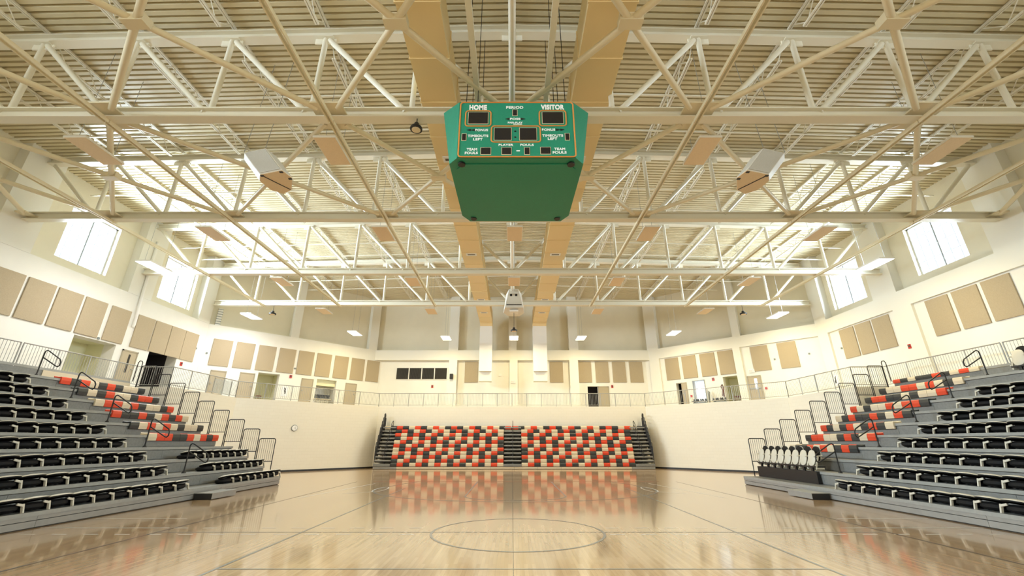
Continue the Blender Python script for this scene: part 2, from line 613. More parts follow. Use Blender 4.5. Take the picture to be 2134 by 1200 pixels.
# ------------------------------------------------------------------ windows
wn = 0
for s, k in ((-1, 'left'), (1, 'right')):
    for a, b in WIN_Y + [(REAR(q), REAR(p)) for p, q in WIN_Y]:
        wn += 1
        t0, t1 = a - Y0, b - Y0
        w = thing('window_%d' % wn, None, None, (s * 20.9, (a + b) / 2, WIN_Z[0]), kind='structure')
        fr = MB()
        for u0, u1, z0, z1 in ((t0, t0 + 0.07, *WIN_Z), (t1 - 0.07, t1, *WIN_Z), (t0, t1, WIN_Z[0], WIN_Z[0] + 0.07), (t0, t1, WIN_Z[1] - 0.07, WIN_Z[1])):
            slab_on(fr, *LINES[k], u0, u1, z0, z1, 0.66, 0.74)
        fr.build('frame', 'window_frame', w)
        mu = MB()
        tm = (t0 + t1) / 2
        slab_on(mu, *LINES[k], tm - 0.035, tm + 0.035, WIN_Z[0] + 0.07, WIN_Z[1] - 0.07, 0.66, 0.73)
        mu.build('mullion', 'window_bar', w)
        gr = MB()
        for i in (1, 2, 4, 5):
            t = t0 + (t1 - t0) * i / 6
            slab_on(gr, *LINES[k], t - 0.009, t + 0.009, WIN_Z[0] + 0.07, WIN_Z[1] - 0.07, 0.69, 0.71)
        for i in (1, 2, 3):
            z = WIN_Z[0] + (WIN_Z[1] - WIN_Z[0]) * i / 4
            slab_on(gr, *LINES[k], t0 + 0.07, t1 - 0.07, z - 0.009, z + 0.009, 0.69, 0.71)
        gr.build('glazing_bar', 'window_bar', w)
        gl = MB()
        slab_on(gl, *LINES[k], t0 + 0.06, t1 - 0.06, WIN_Z[0] + 0.06, WIN_Z[1] - 0.06, 0.695, 0.705)
        gl.build('pane', 'glass', w)

# ------------------------------------------------------------------ doors
dn = 0


def door(k, t0, t1, z1, lite=None, handle=1, bar=False, leaf=(0, 1), off=0.0):
    global dn
    dn += 1
    p, q, n = LINES[k]
    P, d, L = frame2(p, q)
    c = pt(P, d, Vector((*n, 0)), (t0 + t1) / 2, 0, ZC)
    o = thing('door_%d' % dn, None, None, c, kind='structure')
    f = MB()
    for a, b, za, zb in ((t0, t0 + 0.06, ZC, z1), (t1 - 0.06, t1, ZC, z1), (t0, t1, z1 - 0.07, z1)):
        slab_on(f, p, q, n, a, b, za, zb, off - 0.05, off + 0.02)
    f.build('door_frame', 'door_frame_tan', o)
    lf = MB()
    slab_on(lf, p, q, n, t0 + 0.06 + (t1 - t0 - 0.12) * leaf[0], t0 + 0.06 + (t1 - t0 - 0.12) * leaf[1], ZC + 0.01, z1 - 0.07, off - 0.03, off + 0.0)
    lo = lf.build('door_leaf', 'door_tan', o)
    if lite:
        g = MB()
        slab_on(g, p, q, n, lite[0], lite[1], lite[2], lite[3], off - 0.036, off - 0.03)
        g.build('vision_glass', lite[4], o)
    h = MB()
    th = (t0 + 0.13) if handle < 0 else (t1 - 0.13)
    if bar:
        slab_on(h, p, q, n, t0 + 0.1, t1 - 0.1, ZC + 0.95, ZC + 1.0, off - 0.10, off - 0.06)
    else:
        slab_on(h, p, q, n, th - 0.05, th + 0.05, ZC + 0.97, ZC + 1.02, off - 0.09, off - 0.03)
    h.build('handle', 'galvanised', o)
    return o


door('left', 21.62 - Y0, 22.58 - Y0, 6.40, lite=(22.05 - Y0, 22.17 - Y0, 5.25, 6.2, 'digit_black'))
door('back_left', 0.74, 1.64, 6.30, handle=-1)
door('back_left', 2.44, 3.36, 6.34)
door('back_left', 6.5, 7.37, 6.34, handle=-1)
door('back_left', 9.9, 10.84, 6.31)
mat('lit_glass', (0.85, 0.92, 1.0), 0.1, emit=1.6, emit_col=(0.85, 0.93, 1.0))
door('back_right', 3.93, 4.82, 6.31, lite=(4.2, 4.38, 5.35, 6.1, 'lit_glass'), bar=True, off=0.12)
door('back_right', 9.29, 9.72, 6.31, off=0.12)
door('back', FX + 7.3, FX + 8.2, 6.28, handle=-1, off=0.40)
# the bright doorway: daylight falls through glazed doors behind it
dn += 1
o = thing('door_%d' % dn, None, None, (14.5, 33.1, ZC), kind='structure')
f = MB()
for a, b, za, zb in ((7.86, 7.92, ZC, 6.38), (8.76, 8.82, ZC, 6.38), (7.86, 8.82, 6.32, 6.38)):
    slab_on(f, *LINES['back_right'], a, b, za, zb, 0.06, 0.2)
f.build('door_frame', 'window_bar', o)
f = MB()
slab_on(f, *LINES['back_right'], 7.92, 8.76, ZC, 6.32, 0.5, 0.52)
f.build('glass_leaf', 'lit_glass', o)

# louvred return-air opening in the far wall
lv = thing('louver_vent', 'dark four-bay louvred vent set high in the white far wall', 'vent', (-7.75, FY, 6.87))
f = MB()
for i in range(5):
    x = -9.95 + i * 1.0975
    f.box(x - 0.035, x + 0.035, FY + 0.330, FY + 0.410, 6.87, 7.84)
f.box(-9.95, -5.56, FY + 0.330, FY + 0.410, 6.84, 6.88)
f.box(-9.95, -5.56, FY + 0.330, FY + 0.410, 7.82, 7.87)
f.build('frame', 'wall_paint', lv)
for i in range(4):
    f = MB()
    x0 = -9.915 + i * 1.0975
    for j in range(14):
        x = x0 + 0.04 + j * 0.073
        f.bar((x, FY + 0.370, 6.88), (x, FY + 0.370, 7.82), 0.07, 0.012, (0.7, 0.7, 0))
    f.build('louver_blades', 'louver_dark', lv)
f = MB()
f.box(-9.95, -5.56, FY + 0.392, FY + 0.405, 6.87, 7.84)
f.build('backing', 'digit_black', lv)

# ------------------------------------------------------------------ court markings
def ribbon(pts, w, material, z=0.002, closed=False):
    mb = MB()
    P = [Vector((*p, 0)) for p in pts]
    m = len(P)
    L = []
    for i, p in enumerate(P):
        a = P[i - 1] if (i > 0 or closed) else None
        b = P[(i + 1) % m] if (i < m - 1 or closed) else None
        d = ((p - a).normalized() if a is not None else Vector()) + ((b - p).normalized() if b is not None else Vector())
        d.normalize()
        s = Vector((-d.y, d.x, 0)) * w / 2
        L += [(p.x + s.x, p.y + s.y, z), (p.x - s.x, p.y - s.y, z)]
    fs = []
    for i in range(m if closed else m - 1):
        j = (i + 1) % m
        fs.append((2 * i, 2 * i + 1, 2 * j + 1, 2 * j))
    mb.add(L, fs)
    o = mb.build('floor_marking', material)
    o['kind'] = 'structure'
    return o


CX = 0.12
ribbon([(CX + 1.83 * math.cos(a * 0.0982), 10.18 + 1.70 * math.sin(a * 0.0982)) for a in range(64)], 0.055, 'line_grey', 0.003, True)
ribbon([(-7.6, 10.19), (8.0, 10.19)], 0.045, 'line_grey')
ribbon([(CX - 0.1, 3), (CX - 0.1, 33)], 0.012, 'line_black', 0.0015)
for x in (-7.6, 8.05):
    ribbon([(x, -2.5), (x, 22.5)], 0.05, 'line_black')
ribbon([(-6.8, 22.5), (7.2, 22.5)], 0.11, 'line_red')
for x in (-4.5, 4.8):
    ribbon([(x, 1.0), (x, 19.4)], 0.05, 'line_grey', 0.0025)
for y in (7.42, 12.95):
    ribbon([(-4.5, y), (4.8, y)], 0.045, 'line_grey', 0.0028) if y < 10 else None
ribbon([(CX - 4.7, 22.5), (CX - 5.3, 21)] + [(CX - 5.68 * math.cos(a * 0.131), 18.9 - 3.85 * math.sin(a * 0.131)) for a in range(25)] + [(CX + 5.3, 21), (CX + 4.7, 22.5)], 0.06, 'line_grey', 0.003)
ribbon([(CX - 1.8, 22.5), (CX - 1.8, 16.4)] + [(CX - 1.75 * math.cos(a * 0.262), 16.4 - 0.95 * math.sin(a * 0.262)) for a in range(13)] + [(CX + 1.8, 16.4), (CX + 1.8, 22.5)], 0.07, 'line_grey', 0.0032)
for s in (-1, 1):
    x = CX + s * 5.5
    ribbon([(x, 18.0), (x + s * 1.0, 17.4)], 0.05, 'line_white', 0.0036)
    ribbon([(x - s * 0.2 * 0 + 0.22 * math.cos(a * 0.39), 18.9 + 0.9 * math.sin(a * 0.39)) for a in range(17)], 0.04, 'line_white', 0.0036)
    for i in range(13):
        x = s * (2.05 + i * 0.66)
        if abs(x) < 10.3:
            ribbon([(x, 9.97), (x + s * 0.31, 9.97)], 0.04, 'line_white')
            ribbon([(x + 0.05, 10.66), (x + s * 0.31 + 0.05, 10.66)], 0.04, 'line_white')
for s in (-1, 1):
    ribbon([(s * 7.7, 10.68), (s * 10.6, 10.68)], 0.045, 'line_white')
    ribbon([(s * 8.2, 11.9), (s * 10.5, 11.9)], 0.045, 'line_white')
    ribbon([(s * 7.4, 16.0), (s * 6.4, 21.5)], 0.05, 'line_white')

# ------------------------------------------------------------------ roof steel
TY = [3.8, 9.6, 15.4, 21.4, 27.0]
T_WORDS = ['white pipe roof truss over the court in front of the scoreboard', 'white pipe roof truss straight above the green scoreboard',
           'white pipe roof truss next behind the scoreboard', 'white pipe roof truss second behind the scoreboard', 'white pipe roof truss closest to the far wall']
ZB = 10.68                      # middle of the bottom chords
PAN = 2.92                      # panel length
top_z = lambda x: 14.0 - SLOPE * abs(x)
for i, Y in enumerate(TY):
    tr = thing('roof_truss', T_WORDS[i], 'roof truss', (0, Y, ZB), 'roof trusses')
    end = 20.55 if i < 4 else 20.2
    MB().ibeam((-end, Y, ZB), (end, Y, ZB), 0.30, 0.34, 0.04, 0.05).build('bottom_chord', 'steel_paint', tr)
    for m in (-1, 1):
        MB().ibeam((0, Y, top_z(0)), (m * end, Y, top_z(end)), 0.30, 0.30, 0.04, 0.05).build('top_chord', 'steel_paint', tr)
    for k in range(-6, 7):
        x = k * PAN
        MB().tube((x, Y, ZB + 0.15), (x, Y, top_z(x) - 0.13), 0.08, 10).build('web_post', 'steel_paint', tr)
        g = MB().box(x - 0.32, x + 0.32, Y - 0.018, Y + 0.018, top_z(x) - 0.36, top_z(x) - 0.14)
        g.box(x - 0.26, x + 0.26, Y - 0.14, Y + 0.14, top_z(x) - 0.165, top_z(x) - 0.14)
        g.build('gusset_plate', 'steel_paint', tr)
        if k:
            m = 1 if k > 0 else -1
            MB().tube((x - m * 0.13, Y, top_z(x) - 0.2), (x - m * (PAN - 0.17), Y, ZB + 0.13), 0.085, 10).build('web_diagonal', 'steel_paint', tr)
    for m in (-1, 1):
        x = 6 * PAN
        MB().tube((m * (x + 0.14), Y, ZB + 0.14), (m * min(end, x + 2.6), Y, top_z(20) - 0.2), 0.085, 10).build('web_diagonal', 'steel_paint', tr)

BAY = ['bay in front of the scoreboard', 'bay over and behind the scoreboard', 'second bay behind the scoreboard', 'last braced bay before the far wall']
NODES = [-20.3, -16.75, -11.65, -5.2, 0.0, 5.3, 11.75, 16.85, 20.3]
for b in range(4):
    ya, yb = TY[b], TY[b + 1]
    for c in range(8 if b < 2 else 0):      # only the two bays by the scoreboard are cross-braced
        xa, xb = NODES[c], NODES[c + 1]
        sd = -1 if c < 4 else 1
        rank = (3 - c) if c < 4 else c - 4
        o = thing('cross_brace', 'X-shaped pipe brace, %s from middle, %s, %s' % (ORD[rank], BAY[b], 'clock side' if sd < 0 else 'opposite side'), 'pipe brace', ((xa + xb) / 2, (ya + yb) / 2, ZB), 'roof cross braces')
        z = ZB - 0.02
        d = 0.42
        for (x0, x1) in ((xa, xb), (xb, xa)):
            v = Vector((x1 - x0, yb - ya, 0)).normalized() * d
            MB().tube((x0 + v.x, ya + v.y, z), (x1 - v.x, yb - v.y, z), 0.082, 10).build('brace_pipe', 'brace_paint', o)
        mx, my = (xa + xb) / 2, (ya + yb) / 2
        g = MB()
        g.bar((mx - 0.26, my, z), (mx + 0.26, my, z), 0.26, 0.22)
        g.build('joint_sleeve', 'brace_paint', o)
        for x0, y0 in ((xa, ya), (xb, ya), (xa, yb), (xb, yb)):
            sx = 0.32 if x0 == xa else -0.32
            sy = 0.26 if y0 == ya else -0.26
            MB().box(min(x0, x0 + sx * 1.4), max(x0, x0 + sx * 1.4), min(y0, y0 + sy * 2), max(y0, y0 + sy * 2), z - 0.025, z + 0.025).build('end_plate', 'brace_paint', o)
    for c in (1, 2, 3, 5, 6, 7):
        x = NODES[c]
        sd = -1 if c < 4 else 1
        rank = (3 - c) if c < 4 else c - 5
        m = MB()
        for e in (-0.055, 0.055):
            m.bar((x + e, ya + 0.01, ZB - 0.215), (x + e, yb - 0.01, ZB - 0.215), 0.035, 0.11)
        o = tag(m.build('strut', 'brace_paint'), 'twin-angle strut, %s from middle, %s, %s' % (ORD[rank], BAY[b], 'clock side' if sd < 0 else 'opposite side'), 'strut', 'lengthwise roof struts')
    o = tag(MB().tube((0, ya + 0.02, ZB + 0.19), (0, yb - 0.02, ZB + 0.19), 0.085, 10).build('ridge_strut', 'steel_paint'), 'cream pipe strut running lengthwise along the roof middle, %s' % BAY[b], 'strut', 'lengthwise roof struts')
    if b == 0:
        for m in (-1, 1):
            tag(MB().bar((m * 0.94, ya + 0.2, ZB), (m * 0.94, yb - 0.2, ZB), 0.14, 0.14).build('hanger_rail', 'steel_paint'),
                'slim lengthwise hanger beam above the scoreboard, %s' % ('HOME end' if m < 0 else 'VISITOR end'), 'beam', 'scoreboard hanger beams')

JB = BAY[:1] + BAY[1:3] + ['third bay behind the scoreboard', 'bay against the far wall']
JY_ = TY + [36.0]
for b in range(5):
    ya, yb = JY_[b] + 0.05, JY_[b + 1] - 0.05
    for k in range(-6, 7):
        x = k * PAN
        if b == 4 and abs(x) > 18 - 0.0:
            continue
        ye = yb if b < 4 else min(yb, HY + (HX - abs(x)) - 0.1, 35.6)
        if k == 0:
            where = 'along the roof middle'
        else:
            where = '%s from middle, %s' % (ORD[abs(k) - 1], 'clock side' if k < 0 else 'opposite side')
        j = thing('roof_joist', 'open-web joist, %s, %s' % (where, JB[b]), 'roof joist', (x, ya, 14.2), 'roof joists')
        zt, zb = Z_RIDGE - SLOPE * abs(x) - 0.06, Z_RIDGE - SLOPE * abs(x) - 0.62
        t = MB()
        for e in (-0.035, 0.035):
            t.bar((x + e, ya, zt), (x + e, ye, zt), 0.05, 0.06)
        t.build('joist_top_chord', 'joist_paint', j)
        t = MB()
        for e in (-0.035, 0.035):
            t.bar((x + e, ya + 0.55, zb), (x + e, ye - 0.55, zb), 0.045, 0.055)
        t.build('joist_bottom_chord', 'joist_paint', j)
        t = MB()
        n = max(4, int(round((ye - ya - 0.3) / 0.55)))
        for i in range(n):
            u, v = ya + 0.15 + (ye - ya - 0.3) * i / n, ya + 0.15 + (ye - ya - 0.3) * (i + 1) / n
            t.tube((x, u, zt if i % 2 == 0 else zb), (x, v, zb if i % 2 == 0 else zt), 0.016, 5)
        t.build('joist_web', 'joist_paint', j)
    for f in (0.36, 0.68):
        y = ya + (yb - ya) * f
        if b == 4:
            y = 27.3 + 6.0 * f
        xe = min(20.4, HX - max(0, y - HY)) + 0.2
        for m in (-1, 1):
            tag(MB().bar((0, y, Z_RIDGE - 0.66), (m * xe, y, Z_RIDGE - 0.66 - SLOPE * xe), 0.05, 0.05).build('bridging_bar', 'steel_paint'),
                'bridging bar, %s half of %s, %s' % ('front' if f < 0.5 else 'rear', JB[b], 'clock side' if m < 0 else 'opposite side'), 'bridging bar', 'joist bridging bars')

# ------------------------------------------------------------------ supply ducts
for s in (-1, 1):
    x0, x1 = (-2.72, -1.68) if s < 0 else (1.78, 2.92)
    zb, zt = 11.38, 12.35
    yE = 34.75
    du = thing('air_duct', 'cream rectangular air duct on the %s, dropping down the far wall' % ('HOME side of the scoreboard' if s < 0 else 'VISITOR side of the scoreboard'), 'duct', ((x0 + x1) / 2, 10, zb), 'air ducts')
    m = MB().box(x0, x1, -8, yE - 0.55, zb, zt)
    xa, xb = x0 + 0.02, x1 - 0.02
    ym = yE + 0.3
    # curved elbow and vertical drop down to the wall grille
    N = 6
    for i in range(N):
        a0, a1 = R(90 * i / N), R(90 * (i + 1) / N)
        ri, ro, cy, cz = 0.25, 1.25, yE - 0.55, zb - 0.28
        q = [(cy + ri * math.sin(a0), cz + ri * math.cos(a0)), (cy + ro * math.sin(a0), cz + ro * math.cos(a0)), (cy + ro * math.sin(a1), cz + ro * math.cos(a1)), (cy + ri * math.sin(a1), cz + ri * math.cos(a1))]
        m.prism([(x0, *p) for p in q], [(x1, *p) for p in q])
    m.build('duct_run', 'duct_paint', du)
    MB().box(x0, x1, yE - 0.30, yE + 0.70, 7.3, zb - 0.28).build('duct_drop', 'white_edge', du)
    MB().box(x0, x1, yE - 0.05, yE + 0.70, 6.52, 7.3).build('duct_outlet', 'ledge_paint', du)
    y = -6.9
    i = 0
    while y < yE - 0.6:
        f = MB()
        f.box(x0 - 0.025, x1 + 0.025, y - 0.022, y + 0.022, zb - 0.025, zt + 0.025)
        f.build('joint_flange', 'duct_paint', du)
        y += 1.52
        i += 1
    for y in (3.0, 9.6 + 2.9, 20.6, 28.2, 31.4):
        g = MB().box((x0 + x1) / 2 - 0.28, (x0 + x1) / 2 + 0.28, y - 0.16, y + 0.16, zb - 0.03, zb + 0.01)
        go = g.build('register', 'white_edge', du)
        g = MB().box((x0 + x1) / 2 - 0.20, (x0 + x1) / 2 + 0.20, y - 0.06, y + 0.06, zb - 0.035, zb - 0.028)
        g.build('register_slot', 'louver_dark', go)
    for y in (10.3, 13.6):
        g = MB()
        e = x0 - 0.10 if s < 0 else x1 + 0.10
        g.box(min(e, (x0 if s < 0 else x1)), max(e, (x0 if s < 0 else x1)), y - 0.35, y + 0.35, zb + 0.25, zb + 0.65)
        g.build('side_grille', 'white_edge', du)

# ------------------------------------------------------------------ hanging flat panels of light
def cloud(name, label, x, y, z, w, l, lit=None, watts=0.0, grp=None, cat='light panel'):
    top = Z_RIDGE - SLOPE * abs(x) + 0.04
    p = thing(name, label, cat, (x, y, z), grp)
    MB().box(x - w / 2, x + w / 2, y - l / 2, y + l / 2, z, z + 0.07).build('housing', 'white_edge', p)
    MB().box(x - w / 2 + 0.02, x + w / 2 - 0.02, y - l / 2 + 0.02, y + l / 2 - 0.02, z - 0.012, z).build('diffuser', lit or 'panel_tan', p)
    for e in (-1, 1):
        MB().tube((x, y + e * l * 0.42, z + 0.07), (x, y + e * l * 0.42, top), 0.008, 5).build('hanger_wire', 'galvanised', p)
    return p


GX = [-13.45, -5.78, 0.12, 6.12, 13.85]
GY = [11.1, 16.78, 22.75, 28.6]
ROWS = ['row beside the scoreboard', 'first row behind the scoreboard', 'second row behind the scoreboard', 'row just before the far wall']
COLS = ['outermost, clock side', 'inner one, clock side', 'on the centre line', 'inner one, side opposite the clock', 'outermost, side opposite the clock']
for r, y in enumerate(GY):
    for c, x in enumerate(GX):
        if c == 2 and r in (0, 3):
            continue
        cloud('light_panel', 'unlit tan panel, %s, %s' % (ROWS[r], COLS[c]), x * 0.987, y * 0.987, 10.48, 0.69, 1.35, grp='hanging light panels')
LIT = [(-5.25, 32.6, 'in front of the far wall, above the louvred vent', 0), (0.15, 32.6, 'in front of the far wall, on the centre line', 0), (5.5, 32.6, 'in front of the far wall, above the double door', 0),
       (-12.0, 31.1, 'before the angled wall with the clock', 0), (12.3, 31.0, 'before the angled wall with the bright doorway', 0),
       (-17.2, 26.5, 'near the window corner, clock side', 1), (17.4, 26.3, 'near the window corner, side opposite the clock', 0),
       (-16.95, 18.2, 'between the two windows, clock side', 1), (16.95, 17.9, 'between the two windows, side opposite the clock', 0)]
for x, y, w, cool in LIT:
    cloud('lit_light_panel', 'glowing white light panel hanging %s' % w, x, y, 9.6, 0.70, 1.36, lit='lamp_glow_cool' if cool else 'lamp_glow', grp='lit hanging panels')
    area('panel_downlight', (x, y, 9.57), 0.6, 1.25, (0, 0, -1), 640, (1.0, 0.97, 0.95) if cool else (1.0, 0.83, 0.46))
for x, y in ((-16.95, 1.6), (16.95, 1.6), (-17.2, -7), (17.2, -7), (-6, -12), (6, -12)):
    area('panel_downlight', (x, y, 9.57), 0.6, 1.25, (0, 0, -1), 700, (1.0, 0.87, 0.56))

# ------------------------------------------------------------------ round pendant lights
for lab, x, y, zc, zt, r in (('black round pendant hanging beside the scoreboard, HOME end', -2.72, 9.55, 10.17, 10.52, 0.17), ('small black pendant below the last truss, clock side', -16.15, 27.0, 9.95, 10.52, 0.22),
                             ('small black pendant below the last truss, side opposite the clock', 15.6, 27.0, 9.95, 10.52, 0.22), ('small black pendant on a long cable under the far loudspeaker', 0.12, 25.0, 8.27, 9.42, 0.2)):
    p = thing('pendant_light', lab, 'pendant light', (x, y, zc), 'round pendants')
    MB().lathe((x, y, zc), [(r, -0.05), (r * 1.02, 0.0), (r * 0.95, 0.03), (r * 0.55, 0.07), (r * 0.4, 0.10), (r * 0.4, 0.17), (r * 0.2, 0.2)], 20).build('housing', 'black', p)
    MB().lathe((x, y, zc), [(r * 0.72, -0.062), (r * 0.72, -0.05)], 20).build('lens', 'panel_tan', p)
    MB().tube((x, y, zc + 0.18), (x, y, zt), 0.014, 6).build('cable', 'black', p)

# ------------------------------------------------------------------ loudspeaker clusters
def speaker(label, poly, z, shift, grille_edge, mirror=1):
    bot = [(px * mirror, py, z) for px, py in poly]
    c = Vector((sum(p[0] for p in bot) / len(bot), sum(p[1] for p in bot) / len(bot), z))
    top = [(p[0] + shift[0] * mirror, p[1] + shift[1], z + shift[2]) for p in bot]
    sp = thing('loudspeaker', label, 'loudspeaker', tuple(c), 'loudspeaker clusters')
    MB().prism(bot if mirror == 1 else bot[::-1], top if mirror == 1 else top[::-1]).build('cabinet', 'speaker_white', sp, bevel=0.02)
    a, b = grille_edge
    A, B = Vector(bot[a]), Vector(bot[b])
    U = Vector(top[a]) - A
    n = (B - A).cross(U).normalized()
    if n.y > 0:
        n = -n
    g = [A.lerp(B, 0.04) + U * 0.04, A.lerp(B, 0.96) + U * 0.04, A.lerp(B, 0.96) + U * 0.96, A.lerp(B, 0.04) + U * 0.96]
    MB().hexa([p for p in g] + [p + n * 0.02 for p in g]).build('grille', 'grille_grey', sp)
    u = MB()
    inner = [c.lerp(Vector(p), 0.97) - Vector((0, 0, 0.012)) for p in bot]
    u.prism(inner, [p + Vector((0, 0, 0.012)) for p in inner])
    u.build('base_panel', 'panel_tan', sp)
    s1 = MB().bar(c.lerp(Vector(bot[0]), 0.75) - Vector((0, 0, 0.018)), c.lerp(Vector(bot[3]), 0.9) - Vector((0, 0, 0.018)), 0.03, 0.012)
    s1.build('seam_strip', 'digit_black', sp)
    for q in (bot[0], bot[1], bot[2]):
        h = MB()
        w = c.lerp(Vector(q), 0.86) - Vector((0, 0, 0.025))
        h.box(w.x - 0.05, w.x + 0.05, w.y - 0.03, w.y + 0.03, w.z - 0.01, w.z + 0.015)
        h.build('rigging_point', 'black', sp)
    for q in (top[0], top[1]):
        MB().tube(q, (q[0] + 0.1 * mirror, q[1] + 0.2, 14.09), 0.01, 5).build('rigging_cable', 'galvanised', sp)
    return sp


POLY = [(-7.71, 10.77), (-6.92, 10.55), (-6.80, 10.95), (-7.15, 11.62), (-7.55, 11.86), (-7.85, 11.6), (-7.92, 11.1)]
speaker('large tan and white loudspeaker box beside the scoreboard, clock side', POLY, 9.5, (-0.62, -0.06, 0.75), (0, 1))
speaker('large tan and white loudspeaker box beside the scoreboard, side opposite the clock', [(x - 0.15, y) for x, y in POLY], 9.5, (-0.62, -0.06, 0.75), (0, 1), -1)
sp = thing('loudspeaker', 'white wedge-shaped loudspeaker box on the centre line before the far wall', 'loudspeaker', (0.12, 25.3, 9.5), 'loudspeaker clusters')
m = MB().prism([(-0.45, 24.6, 9.62), (0.70, 24.6, 9.62), (0.78, 25.4, 9.5), (0.5, 26.1, 9.5), (-0.25, 26.1, 9.5), (-0.55, 25.4, 9.5)],
               [(-0.18, 25.0, 11.0), (0.40, 25.0, 11.0), (0.62, 25.4, 10.75), (0.5, 26.0, 10.9), (-0.25, 26.0, 10.9), (-0.38, 25.4, 10.75)])
m.build('cabinet', 'speaker_white', sp, bevel=0.02)
for x in (-0.06, 0.26):
    MB().box(x - 0.07, x + 0.07, 24.84, 24.9, 10.45, 10.6).build('horn', 'black', sp)
MB().box(-0.34, 0.6, 24.6, 24.7, 9.80, 9.83).build('seam_strip', 'digit_black', sp)
MB().box(-0.15, 0.39, 24.7, 25.3, 9.40, 9.5).build('lower_grille', 'white_edge', sp)
MB().tube((0.12, 25.4, 10.8), (0.12, 25.4, 14.345), 0.05, 8).build('drop_pipe', 'steel_paint', sp)

# ------------------------------------------------------------------ scoreboard
SX = 0.10
sb = thing('scoreboard', 'green four-sided hanging scoreboard with orange trim and dark digit windows', 'scoreboard', (SX, 9.35, 7.9))
ZF0, ZF1, YF, YK = 7.88, 9.49, 7.9, 10.8
bot = [(SX - 1.36, YF), (SX + 1.36, YF), (SX + 1.56, 8.12), (SX + 1.52, 10.47), (SX + 1.32, YK), (SX - 1.32, YK), (SX - 1.52, 10.47), (SX - 1.56, 8.12)]
top = [(SX - 1.37, YF), (SX + 1.37, YF), (SX + 1.80, 8.25), (SX + 1.80, 10.45), (SX + 1.37, YK), (SX - 1.37, YK), (SX - 1.80, 10.45), (SX - 1.80, 8.25)]
MB().prism([(x, y, ZF0) for x, y in bot], [(x, y, ZF1 + 0.01) for x, y in top]).build('cabinet', 'green', sb)
MB().box(SX - 1.36, SX + 1.36, YF - 0.02, YF, ZF0 + 0.01, ZF1).build('face_panel', 'green', sb)
tray = MB()
tray.prism([(SX + (x - SX) * 0.90, 9.35 + (y - 9.35) * 0.86, ZF0 - 0.02) for x, y in bot], [(SX + (x - SX) * 0.90, 9.35 + (y - 9.35) * 0.86, ZF0) for x, y in bot])
tray.build('bottom_pan', 'green', sb)
for x, y in ((-1.27, 8.1), (1.27, 8.1), (-1.2, 10.6), (1.2, 10.6)):
    MB().lathe((SX + x, y, ZF0), [(0.085, -0.045), (0.085, 0.0)], 14).build('corner_fitting', 'black', sb)


def outline(x0, x1, z0, z1, w, r=0.07):
    pts = []
    for cx, cz, a in ((x1 - r, z1 - r, 0), (x0 + r, z1 - r, 90), (x0 + r, z0 + r, 180), (x1 - r, z0 + r, 270)):
        pts += [(cx + r * math.cos(R(a + i * 22.5)), YF - 0.022, cz + r * math.sin(R(a + i * 22.5))) for i in range(5)]
    return MB().path(pts, w / 2, 6, True)


for q, w, nm in (((-1.23, 1.46, 7.90, 9.475), 0.035, 'trim_line'), ((-1.10, -0.50, 8.77, 9.22), 0.032, 'trim_line'), ((0.65, 1.28, 8.78, 9.23), 0.032, 'trim_line'), ((-0.48, 0.66, 8.31, 8.77), 0.032, 'trim_line')):
    outline(*q, w).build(nm, 'orange_line', sb)
WINS = {'score_window': [(-1.03, -0.57, 8.84, 9.17), (0.72, 1.21, 8.85, 9.18)], 'clock_window': [(-0.41, -0.02, 8.37, 8.71), (0.18, 0.57, 8.37, 8.71)], 'period_window': [(0.02, 0.12, 9.08, 9.25)],
        'timeout_window': [(-1.16, -1.07, 8.36, 8.54), (1.24, 1.33, 8.37, 8.55)], 'foul_window': [(-0.71, -0.49, 7.97, 8.15), (-0.23, -0.02, 7.97, 8.15), (0.29, 0.40, 7.97, 8.15), (0.66, 0.88, 7.98, 8.16)]}
for nm, L in WINS.items():
    for x0, x1, z0, z1 in L:
        MB().box(x0 - 0.012, x1 + 0.012, YF - 0.025, YF - 0.02, z0 - 0.012, z1 + 0.012).build('window_rim', 'panel_tan', sb)
        MB().box(x0, x1, YF - 0.032, YF - 0.025, z0, z1).build(nm, 'digit_black', sb)
for z in (8.45, 8.62):
    MB().box(0.055, 0.095, YF - 0.03, YF - 0.02, z - 0.015, z + 0.015).build('colon_dot', 'digit_black', sb)
for x0, x1, z in ((-0.06, -0.16, 8.98), (0.21, 0.32, 8.98), (-0.87, -0.96, 8.655), (-0.96, -1.06, 8.655), (1.03, 1.13, 8.665), (1.13, 1.23, 8.665)):
    y = YF - 0.027
    MB().prism([(x0, y, z - 0.033), (x1, y, z), (x0, y, z + 0.033)], [(x0, YF - 0.02, z - 0.033), (x1, YF - 0.02, z), (x0, YF - 0.02, z + 0.033)]).build('arrow_lamp', 'digit_black', sb)
MB().box(0.10, 0.18, YF - 0.026, YF - 0.02, 8.05, 8.078).build('dash_mark', 'letter_white', sb)


